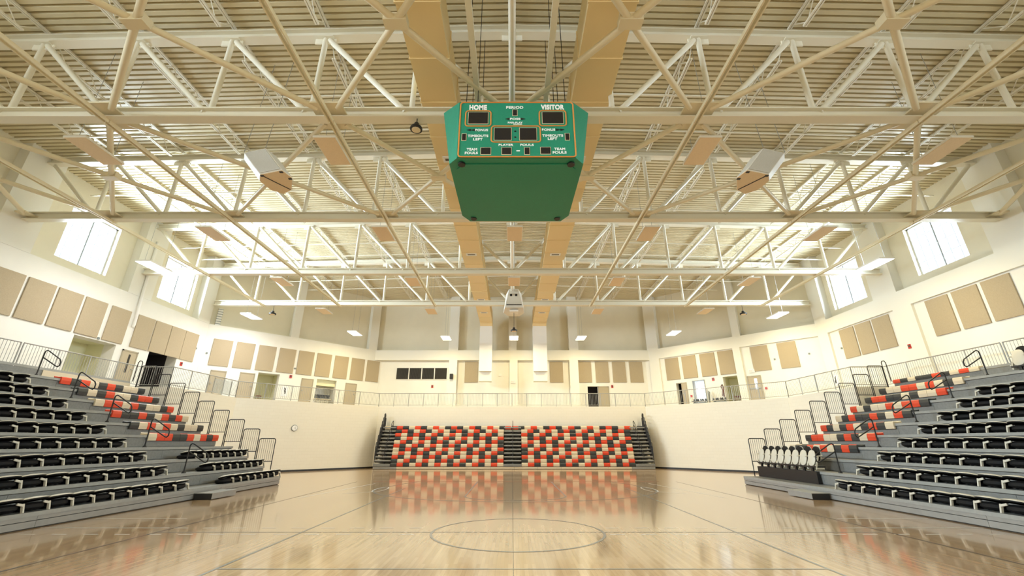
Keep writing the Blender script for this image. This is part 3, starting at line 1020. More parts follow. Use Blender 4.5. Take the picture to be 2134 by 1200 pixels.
def letters(text, x0, x1, z0, z1, y, parent, material='letter_white', bold=0.012, name='lettering', face=None):
    cu = bpy.data.curves.new('lettering', 'FONT')
    cu.body = text
    cu.size = 1.0
    cu.extrude = 0.004
    cu.offset = bold
    cu.space_character = 1.08
    to = bpy.data.objects.new('lettering', cu)
    COL.objects.link(to)
    dg = bpy.context.evaluated_depsgraph_get()
    me = bpy.data.meshes.new_from_object(to.evaluated_get(dg))
    bpy.data.objects.remove(to)
    bpy.data.curves.remove(cu)
    xs = [v.co.x for v in me.vertices]
    zs = [v.co.y for v in me.vertices]
    kx, kz = (x1 - x0) / (max(xs) - min(xs)), (z1 - z0) / (max(zs) - min(zs))
    off = WORLD[parent.name]
    for v in me.vertices:
        lx, lz, ly = (v.co.x - min(xs)) * kx, (v.co.y - min(zs)) * kz, v.co.z
        if face:
            w = face(lx + x0, lz + z0, ly)
        else:
            w = Vector((x0 + lx, y - ly, z0 + lz))
        v.co = Vector(w) - off
    me.materials.clear()
    me.materials.append(MATS[material])
    o = bpy.data.objects.new(name, me)
    COL.objects.link(o)
    o.parent = parent
    return o


for t, x0, x1, z0, z1 in (('HOME', -1.02, -0.60, 9.25, 9.40), ('VISITOR', 0.69, 1.25, 9.26, 9.41), ('PERIOD', -0.14, 0.27, 9.285, 9.365), ('POSS', -0.05, 0.20, 8.95, 9.01), ('FAIR-PLAY', -0.10, 0.25, 8.845, 8.895), ('SCOREBOARDS', 0.03, 0.24, 8.815, 8.832),
                          ('BONUS', -0.86, -0.56, 8.62, 8.69), ('BONUS', 0.70, 1.01, 8.63, 8.70), ('TIMEOUTS', -1.03, -0.55, 8.45, 8.52), ('LEFT', -0.90, -0.68, 8.355, 8.425), ('TIMEOUTS', 0.70, 1.19, 8.46, 8.53), ('LEFT', 0.83, 1.05, 8.37, 8.44),
                          ('PLAYER', -0.31, 0.03, 8.20, 8.262), ('FOULS', 0.19, 0.50, 8.20, 8.262), ('TEAM', -1.04, -0.80, 8.07, 8.14), ('FOULS', -1.08, -0.78, 7.97, 8.04), ('TEAM', 0.97, 1.22, 8.08, 8.15), ('FOULS', 0.93, 1.25, 7.985, 8.055)):
    if t != 'SCOREBOARDS':
        letters(t, x0, x1, z0, z1, YF - 0.022, sb, bold=0.05 if z1 - z0 > 0.1 else 0.04)
    else:
        MB().box(x0, x1, YF - 0.026, YF - 0.02, z0, z1).build('logo_bar', 'letter_white', sb)
for x in (-1.3, -1.0, 1.0, 1.3):
    for y in (8.6, 9.9):
        MB().tube((SX + x, y, ZF1), (SX + x * 0.97, y, 14.36), 0.011, 5).build('hanging_cable', 'black', sb)
for m in (-1, 1):
    MB().bar((SX + m * 0.9, 8.4, ZF1 + 0.35), (SX + m * 0.9, 10.4, ZF1 + 0.35), 0.1, 0.1).build('lifting_beam', 'steel_paint', sb)
    for y in (8.8, 10.0):
        MB().tube((SX + m * 0.9, y, ZF1), (SX + m * 0.9, y, 10.62), 0.03, 6).build('lifting_rod', 'steel_paint', sb)

# ------------------------------------------------------------------ side bleachers
DX, DZ = 0.83, 0.43
bx = lambda n: 10.7 + DX * (n - 1)      # front edge of tier n
bz = lambda n: 0.345 + DZ * (n - 1)     # deck height of tier n
YN, YFAR = -2.0, 21.1
AISLE = (15.35, 16.95)
NT = 11
STAND = {-1: 'clock-side bleachers', 1: 'bleachers opposite the clock'}
for s in (-1, 1):
    bl = thing('bleacher', 'wide grey tiered bleachers %s' % ('below the dark doorway on the clock side' if s < 0 else 'opposite the clock with one row of upright chairs'), 'bleachers', (s * 14.9, 9.5, 0), 'side bleachers')
    mx = lambda a, b: (min(s * a, s * b), max(s * a, s * b))
    for n in range(1, NT + 1):
        x0, z = bx(n), bz(n)
        m = MB()
        m.box(*mx(x0 + 0.012, min(x0 + DX + 0.10, 19.02)), YN, YFAR, z - 0.04, z)
        if 1 < n < NT:
            m.box(*mx(x0 + 0.05, x0 + 0.09), YN, YFAR, bz(n - 1), z - 0.04)
        t = m.build('tier', 'bleacher_grey', bl)
        MB().box(*mx(x0 - 0.015, x0 + 0.012), YN, YFAR, z - 0.085, z + 0.004).build('nosing', 'bleacher_nose', t)
        if n > 1:
            f = MB()
            for a, b in ((YN, 4.1), (4.106, 10.62), (10.626, AISLE[1]), (AISLE[1] + 0.006, YFAR)):
                f.box(*mx(x0 + (0.02 if n < NT else -0.01), x0 + (0.05 if n < NT else 0.01)), a, b, bz(n - 1) + 0.02, z - 0.105)
            f.build('riser_panel', 'bleacher_grey', t)
        else:
            for zz0, zz1, nm in ((0.175, 0.255, 'upper_fascia'), (0.025, 0.158, 'lower_fascia')):
                f = MB()
                for a, b in ((YN, 4.1), (4.108, 10.62), (10.628, AISLE[1]), (AISLE[1] + 0.008, YFAR)):
                    f.box(*mx(x0 + 0.0, x0 + 0.03), a, b, zz0 if nm == 'lower_fascia' else 0.172, zz1 if nm == 'lower_fascia' else 0.262)
                f.build(nm, 'bleacher_fascia', t)
            MB().box(*mx(x0 + 0.05, x0 + 0.06), YN, YFAR, 0.0, 0.30).build('gap_shade', 'black', t)  # black sheet standing in for the shadow in the fascia gaps
    if s < 0:
        MB().box(*mx(bx(NT) - 0.04, bx(NT) - 0.016), 17.0, YFAR, bz(NT - 1) + 0.01, bz(NT) - 0.09).build('cream_riser', 'seat_cream', bl)['label'] = 'cream top riser'
    # closing panels on the end towards the far wall
    e = MB()
    for n in range(1, NT):
        e.box(*mx(bx(n) + 0.1, min(19.0, bx(n) + DX + 0.05)), YFAR - 0.08, YFAR - 0.05, 0.0, bz(n) - 0.04)
    e.build('end_panel', 'black', bl)
    # loose step at the foot of the aisle
    st = thing('aisle_step', 'grey step box at the foot of the aisle, %s' % STAND[s], 'step', (s * 10.4, 16.0, 0), 'aisle step boxes')
    MB().box(*mx(10.06, 10.66), 15.55, 16.85, 0.02, 0.19).build('body', 'bleacher_fascia', st)
    MB().box(*mx(10.05, 10.67), 15.54, 16.86, 0.19, 0.205).build('tread', 'bleacher_nose', st)
    MB().box(*mx(10.07, 10.65), 15.54, 15.549, 0.0, 0.188).build('end_face', 'black', st)

# ---- folding chairs bolted along the deck edges, backs folded down
def chair_master(name, hand, label):
    c = thing(name, label, 'chair', (0, 0, 0))
    WORLD[c.name] = Vector((0, 0, 0))
    M = Matrix.Translation((-0.20, 0, 0.235)) @ Matrix.Rotation(R(-13), 4, 'Y')
    bk = MB().pad(M @ Matrix.Translation((0, 0, 0.012)), 0.255, 0.272, 0.030, 0.035, 2.1, 24).build('backrest', 'beige_plastic', c)
    MB().pad(M @ Matrix.Translation((0, 0, -0.012)), 0.238, 0.266, 0.034, 0.03, 2.2, 24).build('back_pad', 'black_plastic', bk)
    Ms = Matrix.Translation((-0.285, 0, 0.095)) @ Matrix.Rotation(R(-7), 4, 'Y')
    MB().pad(Ms, 0.225, 0.252, 0.17, 0.0, 3.4).build('seat', 'black_plastic', c)  # oversized black pad: the seat plus the shadow filling the hollow below the back
    y = hand * 0.262
    b = MB()
    b.bar((-0.035, y, 0.0), (-0.085, y, 0.185), 0.036, 0.06, (1, 0, 0))
    b.bar((-0.05, y, 0.15), (-0.06, y - hand * 0.15, 0.195), 0.035, 0.05)
    b.build('standard', 'beige_plastic', c, bevel=0.008)
    MB().bar((-0.075, y, 0.175), (-0.22, y - hand * 0.06, 0.16), 0.03, 0.04).bar((-0.36, y, 0.0), (-0.34, y, 0.17), 0.04, 0.05, (1, 0, 0)).build('rear_support', 'black_plastic', c)
    return c


FOLD = {s: None for s in (-1, 1)}
PITCH = 0.555


def mk_fold(s):
    # chairs on the clock side face +x; the mirrored hand faces -x
    c = chair_master('folding_chair', 1 if s < 0 else -1, 'x')
    if s > 0:
        c.rotation_euler = (0, 0, math.pi)
    return c


def visible(x, y, z, margin=40):
    th = R(20.31)
    dd = y * math.cos(th) + (z - 1.8) * math.sin(th)
    return dd > 0.5 and abs(870 * x / dd) < 1067 + margin


for s in (-1, 1):
    master = mk_fold(s)
    first = True
    for n in range(1, 10):
        if s > 0 and n == 9:
            continue
        k = 0
        while True:
            y = 15.02 - PITCH * k
            x = s * (bx(n) - 0.0)
            if not visible(s * bx(n), y + 0.3, bz(n), 210) or k > 15:
                break
            lab = 'folded black chair, %s tier up, %s from the aisle, %s' % (ORD[n - 1], ORD[k], STAND[s])
            if first:
                c = master
                c.location = (x, y, bz(n))
                c['label'] = lab
                c['group'] = 'folded chairs in front of the aisle, ' + STAND[s]
                first = False
                bpy.context.view_layer.update()
            else:
                c = copy_tree(master, (x, y, bz(n)), lab)
            k += 1
    if s < 0:
        for n in (1, 2, 3):
            for k in range(8):
                lab = 'folded black chair past the aisle, %s tier up, %s from aisle, clock side' % (ORD[n - 1], ORD[k])
                copy_tree(master, (s * bx(n), 17.42 + 0.492 * k, bz(n)), lab, 'folded chairs past the aisle, clock side')

# ---- upright chairs: seat tipped up, black back behind
def upright_master():
    c = thing('tip_up_chair', 'x', 'chair', (0, 0, 0))
    Ms = Matrix.Translation((-0.13, 0, 0.37)) @ Matrix.Rotation(R(76), 4, 'Y')
    MB().pad(Ms, 0.29, 0.205, 0.05, 0.02, 2.6).build('seat', 'beige_plastic', c)
    Mb = Matrix.Translation((-0.33, 0, 0.50)) @ Matrix.Rotation(R(80), 4, 'Y')
    bk = MB().pad(Mb, 0.29, 0.215, 0.05, 0.0, 2.6).build('backrest', 'black_plastic', c)
    MB().pad(Matrix.Translation((-0.045, 0, 0)) @ Mb, 0.295, 0.225, 0.02, 0.0, 2.6).build('back_shell', 'beige_plastic', bk)
    for y in (-0.235, 0.235):
        b = MB()
        b.bar((-0.06, y, 0.03), (-0.22, y, 0.42), 0.035, 0.06, (1, 0, 0))
        b.bar((-0.05, y, 0.42), (-0.40, y, 0.46), 0.04, 0.035)
        b.bar((-0.05, y, 0.0), (-0.36, y, 0.0), 0.05, 0.06)
        b.build('standard', 'beige_plastic', c, bevel=0.006)
    b = MB()
    b.box(-0.10, -0.04, -0.05, 0.05, -0.10, 0.08)
    b.box(-0.42, -0.02, -0.245, 0.245, 0.04, 0.09)
    b.build('foot_bracket', 'black', c)
    return c


um = upright_master()
um.rotation_euler = (0, 0, math.pi)
bpy.context.view_layer.update()
KIDS.clear()
for k in range(8):
    lab = 'upright beige and black chair, %s from the aisle, second tier, opposite the clock' % ORD[k]
    loc = (bx(2) - 0.12, 17.35 + 0.492 * k, bz(2) + 0.10)
    if k == 0:
        um.location = loc
        um['label'] = lab
        um['group'] = 'upright chairs on the second tier'
    else:
        copy_tree(um, loc, lab, 'upright chairs on the second tier')
for k in range(3):
    copy_tree(um, (bx(10), 15.02 - 0.56 * k, bz(10) + 0.10), 'upright beige chair on the top deck by the gate, %s from the aisle' % ORD[k], 'upright chairs on the top deck')
b = MB().box(bx(2) - 0.14, bx(2) - 0.018, 17.05, 21.05, bz(1) + 0.005, bz(2) - 0.0)
tag(b.build('carrier_board', 'black'), 'long black carrier board under the row of upright beige chairs', 'board')

# ---- bench rows of coloured plastic modules on the deck edges past the aisle
ROWS_L = {10: 'RKRCKRKCCK', 9: 'KCKRCCKRRK', 8: 'CRRCRKCCKR', 7: 'RKKRKCRKRC', 6: 'KCRCRCKCCK', 5: 'CRRKKRCRKR'}
ROWS_R = {4: 'CKKRCRCKRK', 5: 'KRRCCKRKCR', 6: 'RKCKRCKRKC', 7: 'CKRKKRKCRK', 8: 'RCKCCRCRRK', 9: 'KRRKKCKCCR', 10: 'KCCRRCRCKC', 11: 'RKCKKRKCRC'}
CMAT = {'R': 'seat_red', 'K': 'seat_black', 'C': 'seat_cream'}
CNAME = {'R': 'orange-red seat module', 'K': 'black seat module', 'C': 'cream seat module'}
MODC = {}


def module_mesh(w, depth, h, lip, key):
    """A seat module looking along -y (front at y = 0), top at z = 0, hanging down h."""
    if key in MODC:
        return MODC[key]
    m = MB()
    e = 0.006
    P = [(0.0, -h), (-0.012, -h * 0.5), (0.0, -0.03), (0.03, 0.0), (depth * 0.5, -0.012), (depth - 0.03, 0.0), (depth, 0.025), (depth, -0.0745), (0.05, -0.0745), (0.05, -h)]
    m.prism([(e, y, z) for y, z in P], [(w - e, y, z) for y, z in P])
    o = m.build('seat_module', key[0])
    MODC[key] = o.data
    bpy.data.objects.remove(o)
    return MODC[key]


def seat_module(root, ch, loc, rz, w, depth, h):
    me = module_mesh(w, depth, h, 0, (CMAT[ch], w, depth, h))
    o = bpy.data.objects.new('seat_module', me)
    COL.objects.link(o)
    o.parent = root
    o.location = loc
    o.rotation_euler = (0, 0, rz)
    o['label'] = CNAME[ch]


for s, rows in ((-1, ROWS_L), (1, ROWS_R)):
    for n, seq in rows.items():
        if s < 0:
            seq = seq                                   # from the aisle outwards
        else:
            seq = seq[::-1]
        b = thing('bench_row', 'bench row of red, black and cream seats, %s tier up, %s' % (ORD[n - 1], STAND[s]), 'bench', (s * bx(n), 17.0, bz(n)), 'coloured bench rows')
        w = 4.08 / len(seq)
        for i, ch in enumerate(seq):
            y = 17.0 + i * w - 17.0
            # local front (-y) must look towards the court
            if s < 0:
                seat_module(b, ch, (0.068, y, 0.075), R(90), w, 0.34, 0.27)
            else:
                seat_module(b, ch, (-0.068, y + w, 0.075), R(-90), w, 0.34 if n < 11 else 0.2, 0.27 if n < 11 else 0.18)

# ---- guard frames on the end of the stands
def guard_frame(label, loc, rz, grp, wd=0.76, ht=1.10, low=0.10, bars=7, foot=0.535, foot2=0.105):
    g = thing('guard_frame', label, 'guard rail', loc, grp)
    o = Vector(loc)
    Rz = Matrix.Rotation(rz, 3, 'Z')
    W = lambda x, z: o + Rz @ Vector((x, 0, z))
    r = 0.055
    pts = [W(0, -foot)] + [W(0, ht - r * 1.5), W(r * 0.4, ht - r * 0.4), W(r * 1.5, ht)] + [W(wd - r * 1.5, ht), W(wd - r * 0.4, ht - r * 0.4), W(wd, ht - r * 1.5)] + [W(wd, -foot2)]
    MB().path(pts, 0.020, 8).build('outer_frame', 'black', g)
    MB().tube(W(0, low), W(wd, low), 0.016, 8).build('bottom_rail', 'black', g)
    p = MB()
    for i in range(1, bars + 1):
        x = wd * i / (bars + 1)
        p.tube(W(x, low), W(x, ht - 0.01), 0.0075, 5)
    p.build('picket_bars', 'black', g)
    return g


for s in (-1, 1):
    for i in range(9):
        z = 1.98 + 0.43 * i - 1.10
        guard_frame('black barred guard frame, %s step up, end of %s' % (ORD[i], STAND[s]), (s * (11.2 + 0.83 * i), 21.055, z), 0 if s > 0 else math.pi, 'end guard frames')
        # mirrored on the clock side by the half turn
    x, z = 18.62, 4.62
    tag(MB().path([(s * x, 21.055, z - 0.405), (s * x, 21.055, z + 0.95), (s * (x + 0.05), 21.055, z + 1.03), (s * (x + 0.16), 21.055, z + 1.05), (s * (x + 0.22), 21.055, z + 0.95), (s * (x + 0.22), 21.055, z + 0.025)], 0.02, 8).build('end_post_loop', 'black'),
        'narrow black loop post at the top of the %s' % STAND[s], 'post')

# ---- P-shaped aisle rails
def aisle_rail(label, loc, toward, grp, h=1.0, reach=0.62, drop=0.30, r=0.022):
    o = thing('aisle_handrail', label, 'handrail', loc, grp)
    L = Vector(loc)
    d = Vector((*toward, 0))
    W = lambda a, z: L + d * a + Vector((0, 0, z))
    MB().path([W(0, 0.0), W(0, h - 0.10), W(0.02, h - 0.03), W(0.08, h - 0.005), W(0.16, h - 0.04), W(reach - 0.06, h - drop * 0.9), W(reach, h - drop - 0.06), W(reach - 0.0, h - drop - 0.20), W(reach - 0.06, h - drop - 0.25), W(reach - 0.14, h - drop - 0.22), W(0, h - 0.28)], r, 8).build('rail_loop', 'black', o)
    MB().lathe(tuple(L), [(0.07, 0.0), (0.07, 0.015), (0.04, 0.06), (0.03, 0.08)], 12).build('floor_socket', 'black', o)
    return o


for s in (-1, 1):
    for n in (2, 4, 6, 8, 10):
        aisle_rail('black looped aisle handrail on the %s tier, %s' % (ORD[n - 1], STAND[s]), (s * (bx(n) + 0.22), 16.3, bz(n)), (-s, 0), 'side aisle handrails', reach=0.76, drop=0.40)

# ------------------------------------------------------------------ far bleachers, closed against the wall
SY, RH = 32.72, 0.256
fy = lambda n: SY + 0.075 * (n - 1)
fz = lambda n: 0.16 + RH * n            # top of seat row n
fb = thing('bleacher', 'closed grey telescopic bleachers standing against the far wall', 'bleachers', (0.1, 33.4, 0))
XA, XB = -10.05, 10.35
for n in range(1, 12):
    z1 = fz(n) - 0.03
    m = MB().box(XA, XB, fy(n) + 0.25, 34.05, fz(n) - RH + 0.01, z1 - 0.10)
    t = m.build('tier', 'black', fb)
    for xa, xb in ((XA, -8.82), (-0.60, 0.68), (8.95, XB)):
        MB().box(xa, xb, fy(n) + 0.05, fy(n) + 0.26, z1 - 0.12, z1 - 0.03).build('nosing', 'bleacher_nose', t)
for i in range(12):
    x0 = XA + (XB - XA) * i / 12
    MB().box(x0 + 0.006, x0 + (XB - XA) / 12 - 0.006, SY + 0.02, SY + 0.06, 0.025, 0.15).build('kick_panel', 'seat_cream' if i in range(1, 11) else 'bleacher_nose', fb)
MB().box(XA, XB, SY + 0.06, 34.0, 0.0, 0.16).build('base_frame', 'black', fb)
for x0, x1, w in ((XA, -8.82, 0), (-0.62, 0.70, 1), (8.95, XB, 0)):
    MB().box(x0, x1, SY - 0.02, SY + 0.25, 0.17, 0.34).build('aisle_plate', 'bleacher_grey', fb)
SEQ = 'KRKCRKCRC'
for side, (x0, x1, base) in ((-1, (-8.80, -0.62, 0)), (1, (0.70, 8.93, 3))):
    for n in range(1, 11):
        o = thing('bench_row', 'red, black and cream seat row, %s from the floor, far bleachers, %s block' % (ORD[n - 1], 'louvred vent side' if side < 0 else 'double door side'), 'bench', (x0, fy(n), fz(n)), 'far bleacher seat rows')
        sh = base + 2 * (n - 1)
        w = (x1 - x0) / 18
        for i in range(18):
            seat_module(o, SEQ[(sh + i) % 9], (i * w, 0, 0), 0, w, 0.2, 0.235)
        MB().box(x0 + 0.02, x1 - 0.02, fy(n) + 0.06, fy(n) + 0.24, fz(n) - 0.2, fz(n) - 0.09).build('support_beam', 'bleacher_grey', o)
for side, (x0, x1, sq) in ((-1, (-9.70, -0.05, 'C' + (SEQ * 3)[:20])), (1, (0.0, 10.0, 'RKCRCKRKCRKCRCKRKCRCK'))):
    o = thing('bench_row', 'topmost red, black and cream seat row of the far bleachers, %s half' % ('louvred vent' if side < 0 else 'double door'), 'bench', (x0, fy(11) + 0.1, fz(11)), 'far bleacher seat rows')
    w = (x1 - x0) / len(sq)
    for i, ch in enumerate(sq):
        seat_module(o, ch, (i * w, 0, 0), 0, w, 0.22, 0.235)
    MB().box(x0 + 0.02, x1 - 0.02, fy(11) + 0.16, fy(11) + 0.3, fz(11) - 0.2, fz(11) - 0.09).build('support_beam', 'bleacher_grey', o)
for s, X in ((-1, XA), (1, XB)):
    for i in range(9):
        guard_frame('black guard frame, %s from the front in the stack at the far bleachers, %s' % (ORD[i], 'clock side' if s < 0 else 'opposite side'), (X + s * (-0.02 + 0.03 * (i % 2)) - s * 0.03 * i, SY + 0.10 + 0.06 * i, 0.55 + RH * i), R(90), 'folded guard frames', wd=0.70, ht=1.0, foot=0.35, foot2=0.05)
    x = X - s * 0.25
    tag(MB().path([(x, 33.6, 2.7), (x, 33.6, 3.85), (x, 33.75, 3.9), (x, 33.85, 3.8), (x, 33.85, 2.7)], 0.035, 8).build('end_post_loop', 'black'), 'tall black loop post topping the far bleachers, %s' % ('clock side' if s < 0 else 'opposite side'), 'post')
    for i, n in enumerate((1, 3, 5, 7, 9)):
        aisle_rail('black looped handrail, %s up the end aisle of the far bleachers, %s' % (ORD[i], 'clock side' if s < 0 else 'opposite side'), (s * (9.45 - 0.0) + 0.1 - s * 0.07 * i, fy(n) + 0.22, fz(n) - 0.06), (0, -1), 'far aisle handrails', h=0.95, reach=0.45, drop=0.2)
for i, n in enumerate((1, 3, 5, 7, 9)):
    aisle_rail('black looped handrail, %s up the middle aisle of the far bleachers' % ORD[i], (0.06, fy(n) + 0.22, fz(n) - 0.06), (0, -1), 'far aisle handrails', h=0.95, reach=0.45, drop=0.2)

# ------------------------------------------------------------------ walkway railings
def railing(label, a, b, grp='walkway railings', h=1.02, step=1.55, z=ZC, mats='galvanised', posts=True):
    a, b = Vector((*a, z)), Vector((*b, z))
    L = (b - a).length
    d = (b - a) / L
    o = thing('railing', label, 'railing', tuple((a + b) / 2), grp)
    U = Vector((0, 0, 1))
    MB().tube(a + U * h, b + U * h, 0.024, 8).build('top_rail', mats, o)
    MB().tube(a + U * 0.12, b + U * 0.12, 0.018, 6).build('bottom_rail', mats, o)
    n = max(1, round(L / step))
    for i in range(n + 1):
        p = a + d * (L * i / n)
        MB().tube(p, p + U * (h - 0.01), 0.024, 8).build('post', mats, o)
    k = int(L / 0.115)
    m = MB()
    for i in range(1, k):
        p = a + d * (L * i / k)
        m.tube(p + U * 0.12, p + U * h, 0.0085, 5)
    m.build('picket_bars', mats, o)
    return o


RO = 0.13
for s in (-1, 1):
    w = 'clock side' if s < 0 else 'side opposite the clock'
    xl, xj = s * (LX + RO), s * (JX + RO)
    railing('galvanised walkway railing behind the top bleacher tier, %s' % w, (xl, 16.15), (xl, JY + RO))
    g = railing('galvanised railing gate at the head of the bleacher aisle, %s' % w, (xl, 14.62), (xl, 16.05), step=3)
    MB().box(xl - 0.03 - 0.02, xl + 0.05, 14.55, 14.75, ZC + 0.55, ZC + 0.63).build('latch', 'black', g)
    railing('galvanised walkway railing before the gate, above the chairs, %s' % w, (xl, 8.0), (xl, 14.52))
    railing('short galvanised railing across the step in the walkway, %s' % w, (xl, JY + RO), (xj, JY + RO), step=2)
    railing('galvanised railing between the bleacher end and the wall corner, %s' % w, (xj, JY + RO), (xj, CY + 0.05))
    railing('galvanised railing along the angled wall, %s' % w, (xj, CY + 0.05), (s * (BX + 0.06), BY + RO))
    if s > 0:
        continue
    q = MB().box(s * 17.75 - 0.01, s * 17.75 + 0.01, 25.3, 26.9, ZC + 0.1, ZC + 0.95)
    gp = thing('glass_screen', 'low pale glass screen behind the railing near the wall corner', 'glass screen', (s * 17.75, 26.1, ZC), 'glass screens')
    q.build('pane', 'screen_glass', gp)
    for y in (25.3, 26.9):
        MB().box(s * 17.75 - 0.02, s * 17.75 + 0.02, y - 0.02, y + 0.02, ZC, ZC + 0.98).build('post', 'galvanised', gp)
railing('long galvanised walkway railing along the far wall above the closed bleachers', (-BX - 0.06, BY + RO), (BX + 0.06, BY + RO), step=1.15)

# ------------------------------------------------------------------ acoustic panels
PZ0, PZ1, PW = 6.6, 8.37, 1.13


def wall_thing(name, label, cat, k, t, z0, z1, w, depth, material, grp=None, off=0.0, bevel=0.0, kind=None):
    m = MB()
    slab_on(m, *LINES[k], t - w / 2, t + w / 2, z0, z1, off - depth, off - 0.0005)
    o = m.build(name, material, bevel=bevel)
    return tag(o, label, cat, grp, kind)


def acoustic(k, centres, off, text):
    for i, t in enumerate(centres):
        wall_thing('acoustic_panel', 'tan fabric acoustic panel, ' + text % ORD[i], 'acoustic panel', k, t, PZ0, PZ1, PW, 0.06, 'acoustic_fabric', 'acoustic wall panels', off, 0.012)


acoustic('left', [y - Y0 for y in (15.68, 16.94, 18.2, 19.47, 20.86)], 0, '%s in the row above the lit recess, clock side')
acoustic('left', [y - Y0 for y in (22.47, 23.68, 24.85, 26.0)], 0, '%s in the row above the dark doorway')
acoustic('back_left', [1.06, 2.43, 3.82, 5.2, 6.56, 7.92, 9.32, 10.72, 12.08], 0, '%s from the window corner, angled wall on the clock side')
acoustic('back', [FX - 3.5], 0.40, '%s on the far wall beside the duct, louvred vent side')
acoustic('back', [FX + 3.82], 0.40, '%s on the far wall beside the duct, double door side')
acoustic('back', [FX + 6.26, FX + 7.75, FX + 9.22, FX + 10.69], 0.40, '%s in the row above the double door')
acoustic('back_right', [10.27, 8.86, 7.4, 6.02], 0.12, '%s in the row above the bright doorway')
acoustic('back_right', [3.7, 1.96], 0.12, '%s of the two above the windowed door')
acoustic('right', [y - Y0 for y in (24.92, 23.66, 22.4)], 0.12, '%s in the trio below the far window, opposite the clock')
acoustic('right', [y - Y0 for y in (19.12, 17.8, 16.5)], 0.12, '%s in the trio below the near window, opposite the clock')

# ------------------------------------------------------------------ small wall fittings
c = Vector((-JX + 3.76 * S2, CY + 3.76 * S2, 2.72))
ck = thing('wall_clock', 'round white wall clock on the lower cream block wall', 'clock', tuple(c))
nrm = Vector((S2, -S2, 0))
Mq = Matrix.Translation(c) @ nrm.to_track_quat('Z', 'Y').to_matrix().to_4x4()


def disc(r0, z0, r1, z1, material, name):
    m = MB()
    n = 24
    vs = [Mq @ Vector((r * math.cos(6.28318 * j / n), r * math.sin(6.28318 * j / n), z)) for r, z in ((r0, z0), (r1, z1)) for j in range(n)]
    m.add(vs, [(j, (j + 1) % n, n + (j + 1) % n, n + j) for j in range(n)])
    m.add(vs[n:], [tuple(range(n))])
    return m.build(name, material, ck)


disc(0.21, 0.0, 0.19, 0.055, 'mat_grey', 'rim')
disc(0.175, 0.05, 0.17, 0.06, 'letter_white', 'dial')
for a, l in ((60, 0.09), (-40, 0.14)):
    m = MB()
    m.bar(Mq @ Vector((0, 0, 0.064)), Mq @ Vector((l * math.cos(R(a)), l * math.sin(R(a)), 0.064)), 0.014, 0.004, nrm)
    m.build('hand', 'black', ck)


def alarm(k, t, z, where, off=0.0):
    P, d, L = frame2(*LINES[k][:2])
    n = Vector((*LINES[k][2], 0))
    o = thing('fire_alarm', 'small red fire alarm on the wall %s' % where, 'fire alarm', pt(P, d, n, t, off, z), 'fire alarms')
    m = MB()
    slab_on(m, *LINES[k], t - 0.08, t + 0.08, z - 0.11, z + 0.11, off - 0.05, off - 0.0005)
    m.build('housing', 'red', o)
    m = MB()
    slab_on(m, *LINES[k], t - 0.05, t + 0.05, z - 0.03, z + 0.07, off - 0.065, off - 0.05)
    m.build('strobe', 'louver_dark', o)


alarm('back_left', 5.7, 6.38, 'between the niche and a tan door')
alarm('left', 25.74 - Y0, 6.34, 'beside the dark doorway')
alarm('back', FX - 6.78, 6.27, 'below the louvred vent', 0.40)
alarm('back', FX + 8.52, 6.27, 'beside the double door', 0.40)
alarm('back_right', 7.2, 6.34, 'beside the bright doorway', 0.12)
alarm('right', 21.1 - Y0, 6.42, 'between the two panel trios')
for k, t, z, wh in (('back_right', 3.72, 5.37, 'beside the windowed door'), ('back_right', 9.03, 5.22, 'beside the bright doorway')):
    wall_thing('pull_station', 'small red pull box on the wall %s' % wh, 'pull box', k, t, z - 0.08, z + 0.08, 0.13, 0.05, 'red', 'pull boxes', 0.12)


def exit_sign(k, t, z, where, off):
    P, d, L = frame2(*LINES[k][:2])
    n = Vector((*LINES[k][2], 0))
    o = thing('exit_sign', 'small glowing red EXIT sign %s' % where, 'exit sign', pt(P, d, n, t, off, z), 'exit signs')
    m = MB()
    slab_on(m, *LINES[k], t - 0.19, t + 0.19, z - 0.12, z + 0.12, off - 0.07, off - 0.0005)
    m.build('housing', 'letter_white', o)
    dd = d if d.cross(Vector((0, 0, 1))).dot(-n) > 0 else d
    flip = 1 if (Vector((0, 0, 1)).cross(-n)).dot(d) > 0 else -1
    letters('EXIT', -0.15, 0.15, -0.08, 0.08, 0, o, 'exit_red', 0.02, face=lambda a, b, h: Vector(pt(P, d, n, t + flip * a, off - 0.072 - h, z + b)))


exit_sign('back', FX + 0.09, 6.6, 'on the middle pilaster of the far wall', -0.02)
exit_sign('back_right', 4.42, 6.66, 'above the windowed door', 0.12)
sp = wall_thing('wall_speaker', 'small black speaker on the pilaster beside the louvred vent', 'speaker', 'back', FX - 5.12, 6.83, 7.25, 0.27, 0.25, 'black', None, -0.02, 0.02)
wall_thing('wall_box', 'small white square box on the far wall between duct and pilaster', 'wall box', 'back', FX - 1.02, 7.12, 7.34, 0.24, 0.05, 'white_edge', None, 0.40)
for k, t, z, wh, off in (('left', 20.15 - Y0, 6.62, 'below two panels above the lit recess', 0), ('left', 26.62 - Y0, 7.5, 'at the corner past the last panel, clock side', 0), ('back_left', 0.28, 7.35, 'at the corner before the angled row', 0), ('back_left', 5.9, 7.0, 'between two panels of the angled row', 0),
                         ('back_right', 2.83, 7.3, 'between the two panels above the windowed door', 0.12), ('back_right', 0.75, 7.4, 'past the windowed door panels', 0.12), ('back', FX + 11.2, 7.2, 'at the end of the far wall', 0.40), ('right', 25.65 - Y0, 7.3, 'beside the trio below the far window', 0.12)):
    wall_thing('sensor_box', 'tiny grey sensor box on the wall %s' % wh, 'sensor', k, t, z - 0.05, z + 0.05, 0.10, 0.05, 'mat_grey', 'wall sensors', off)
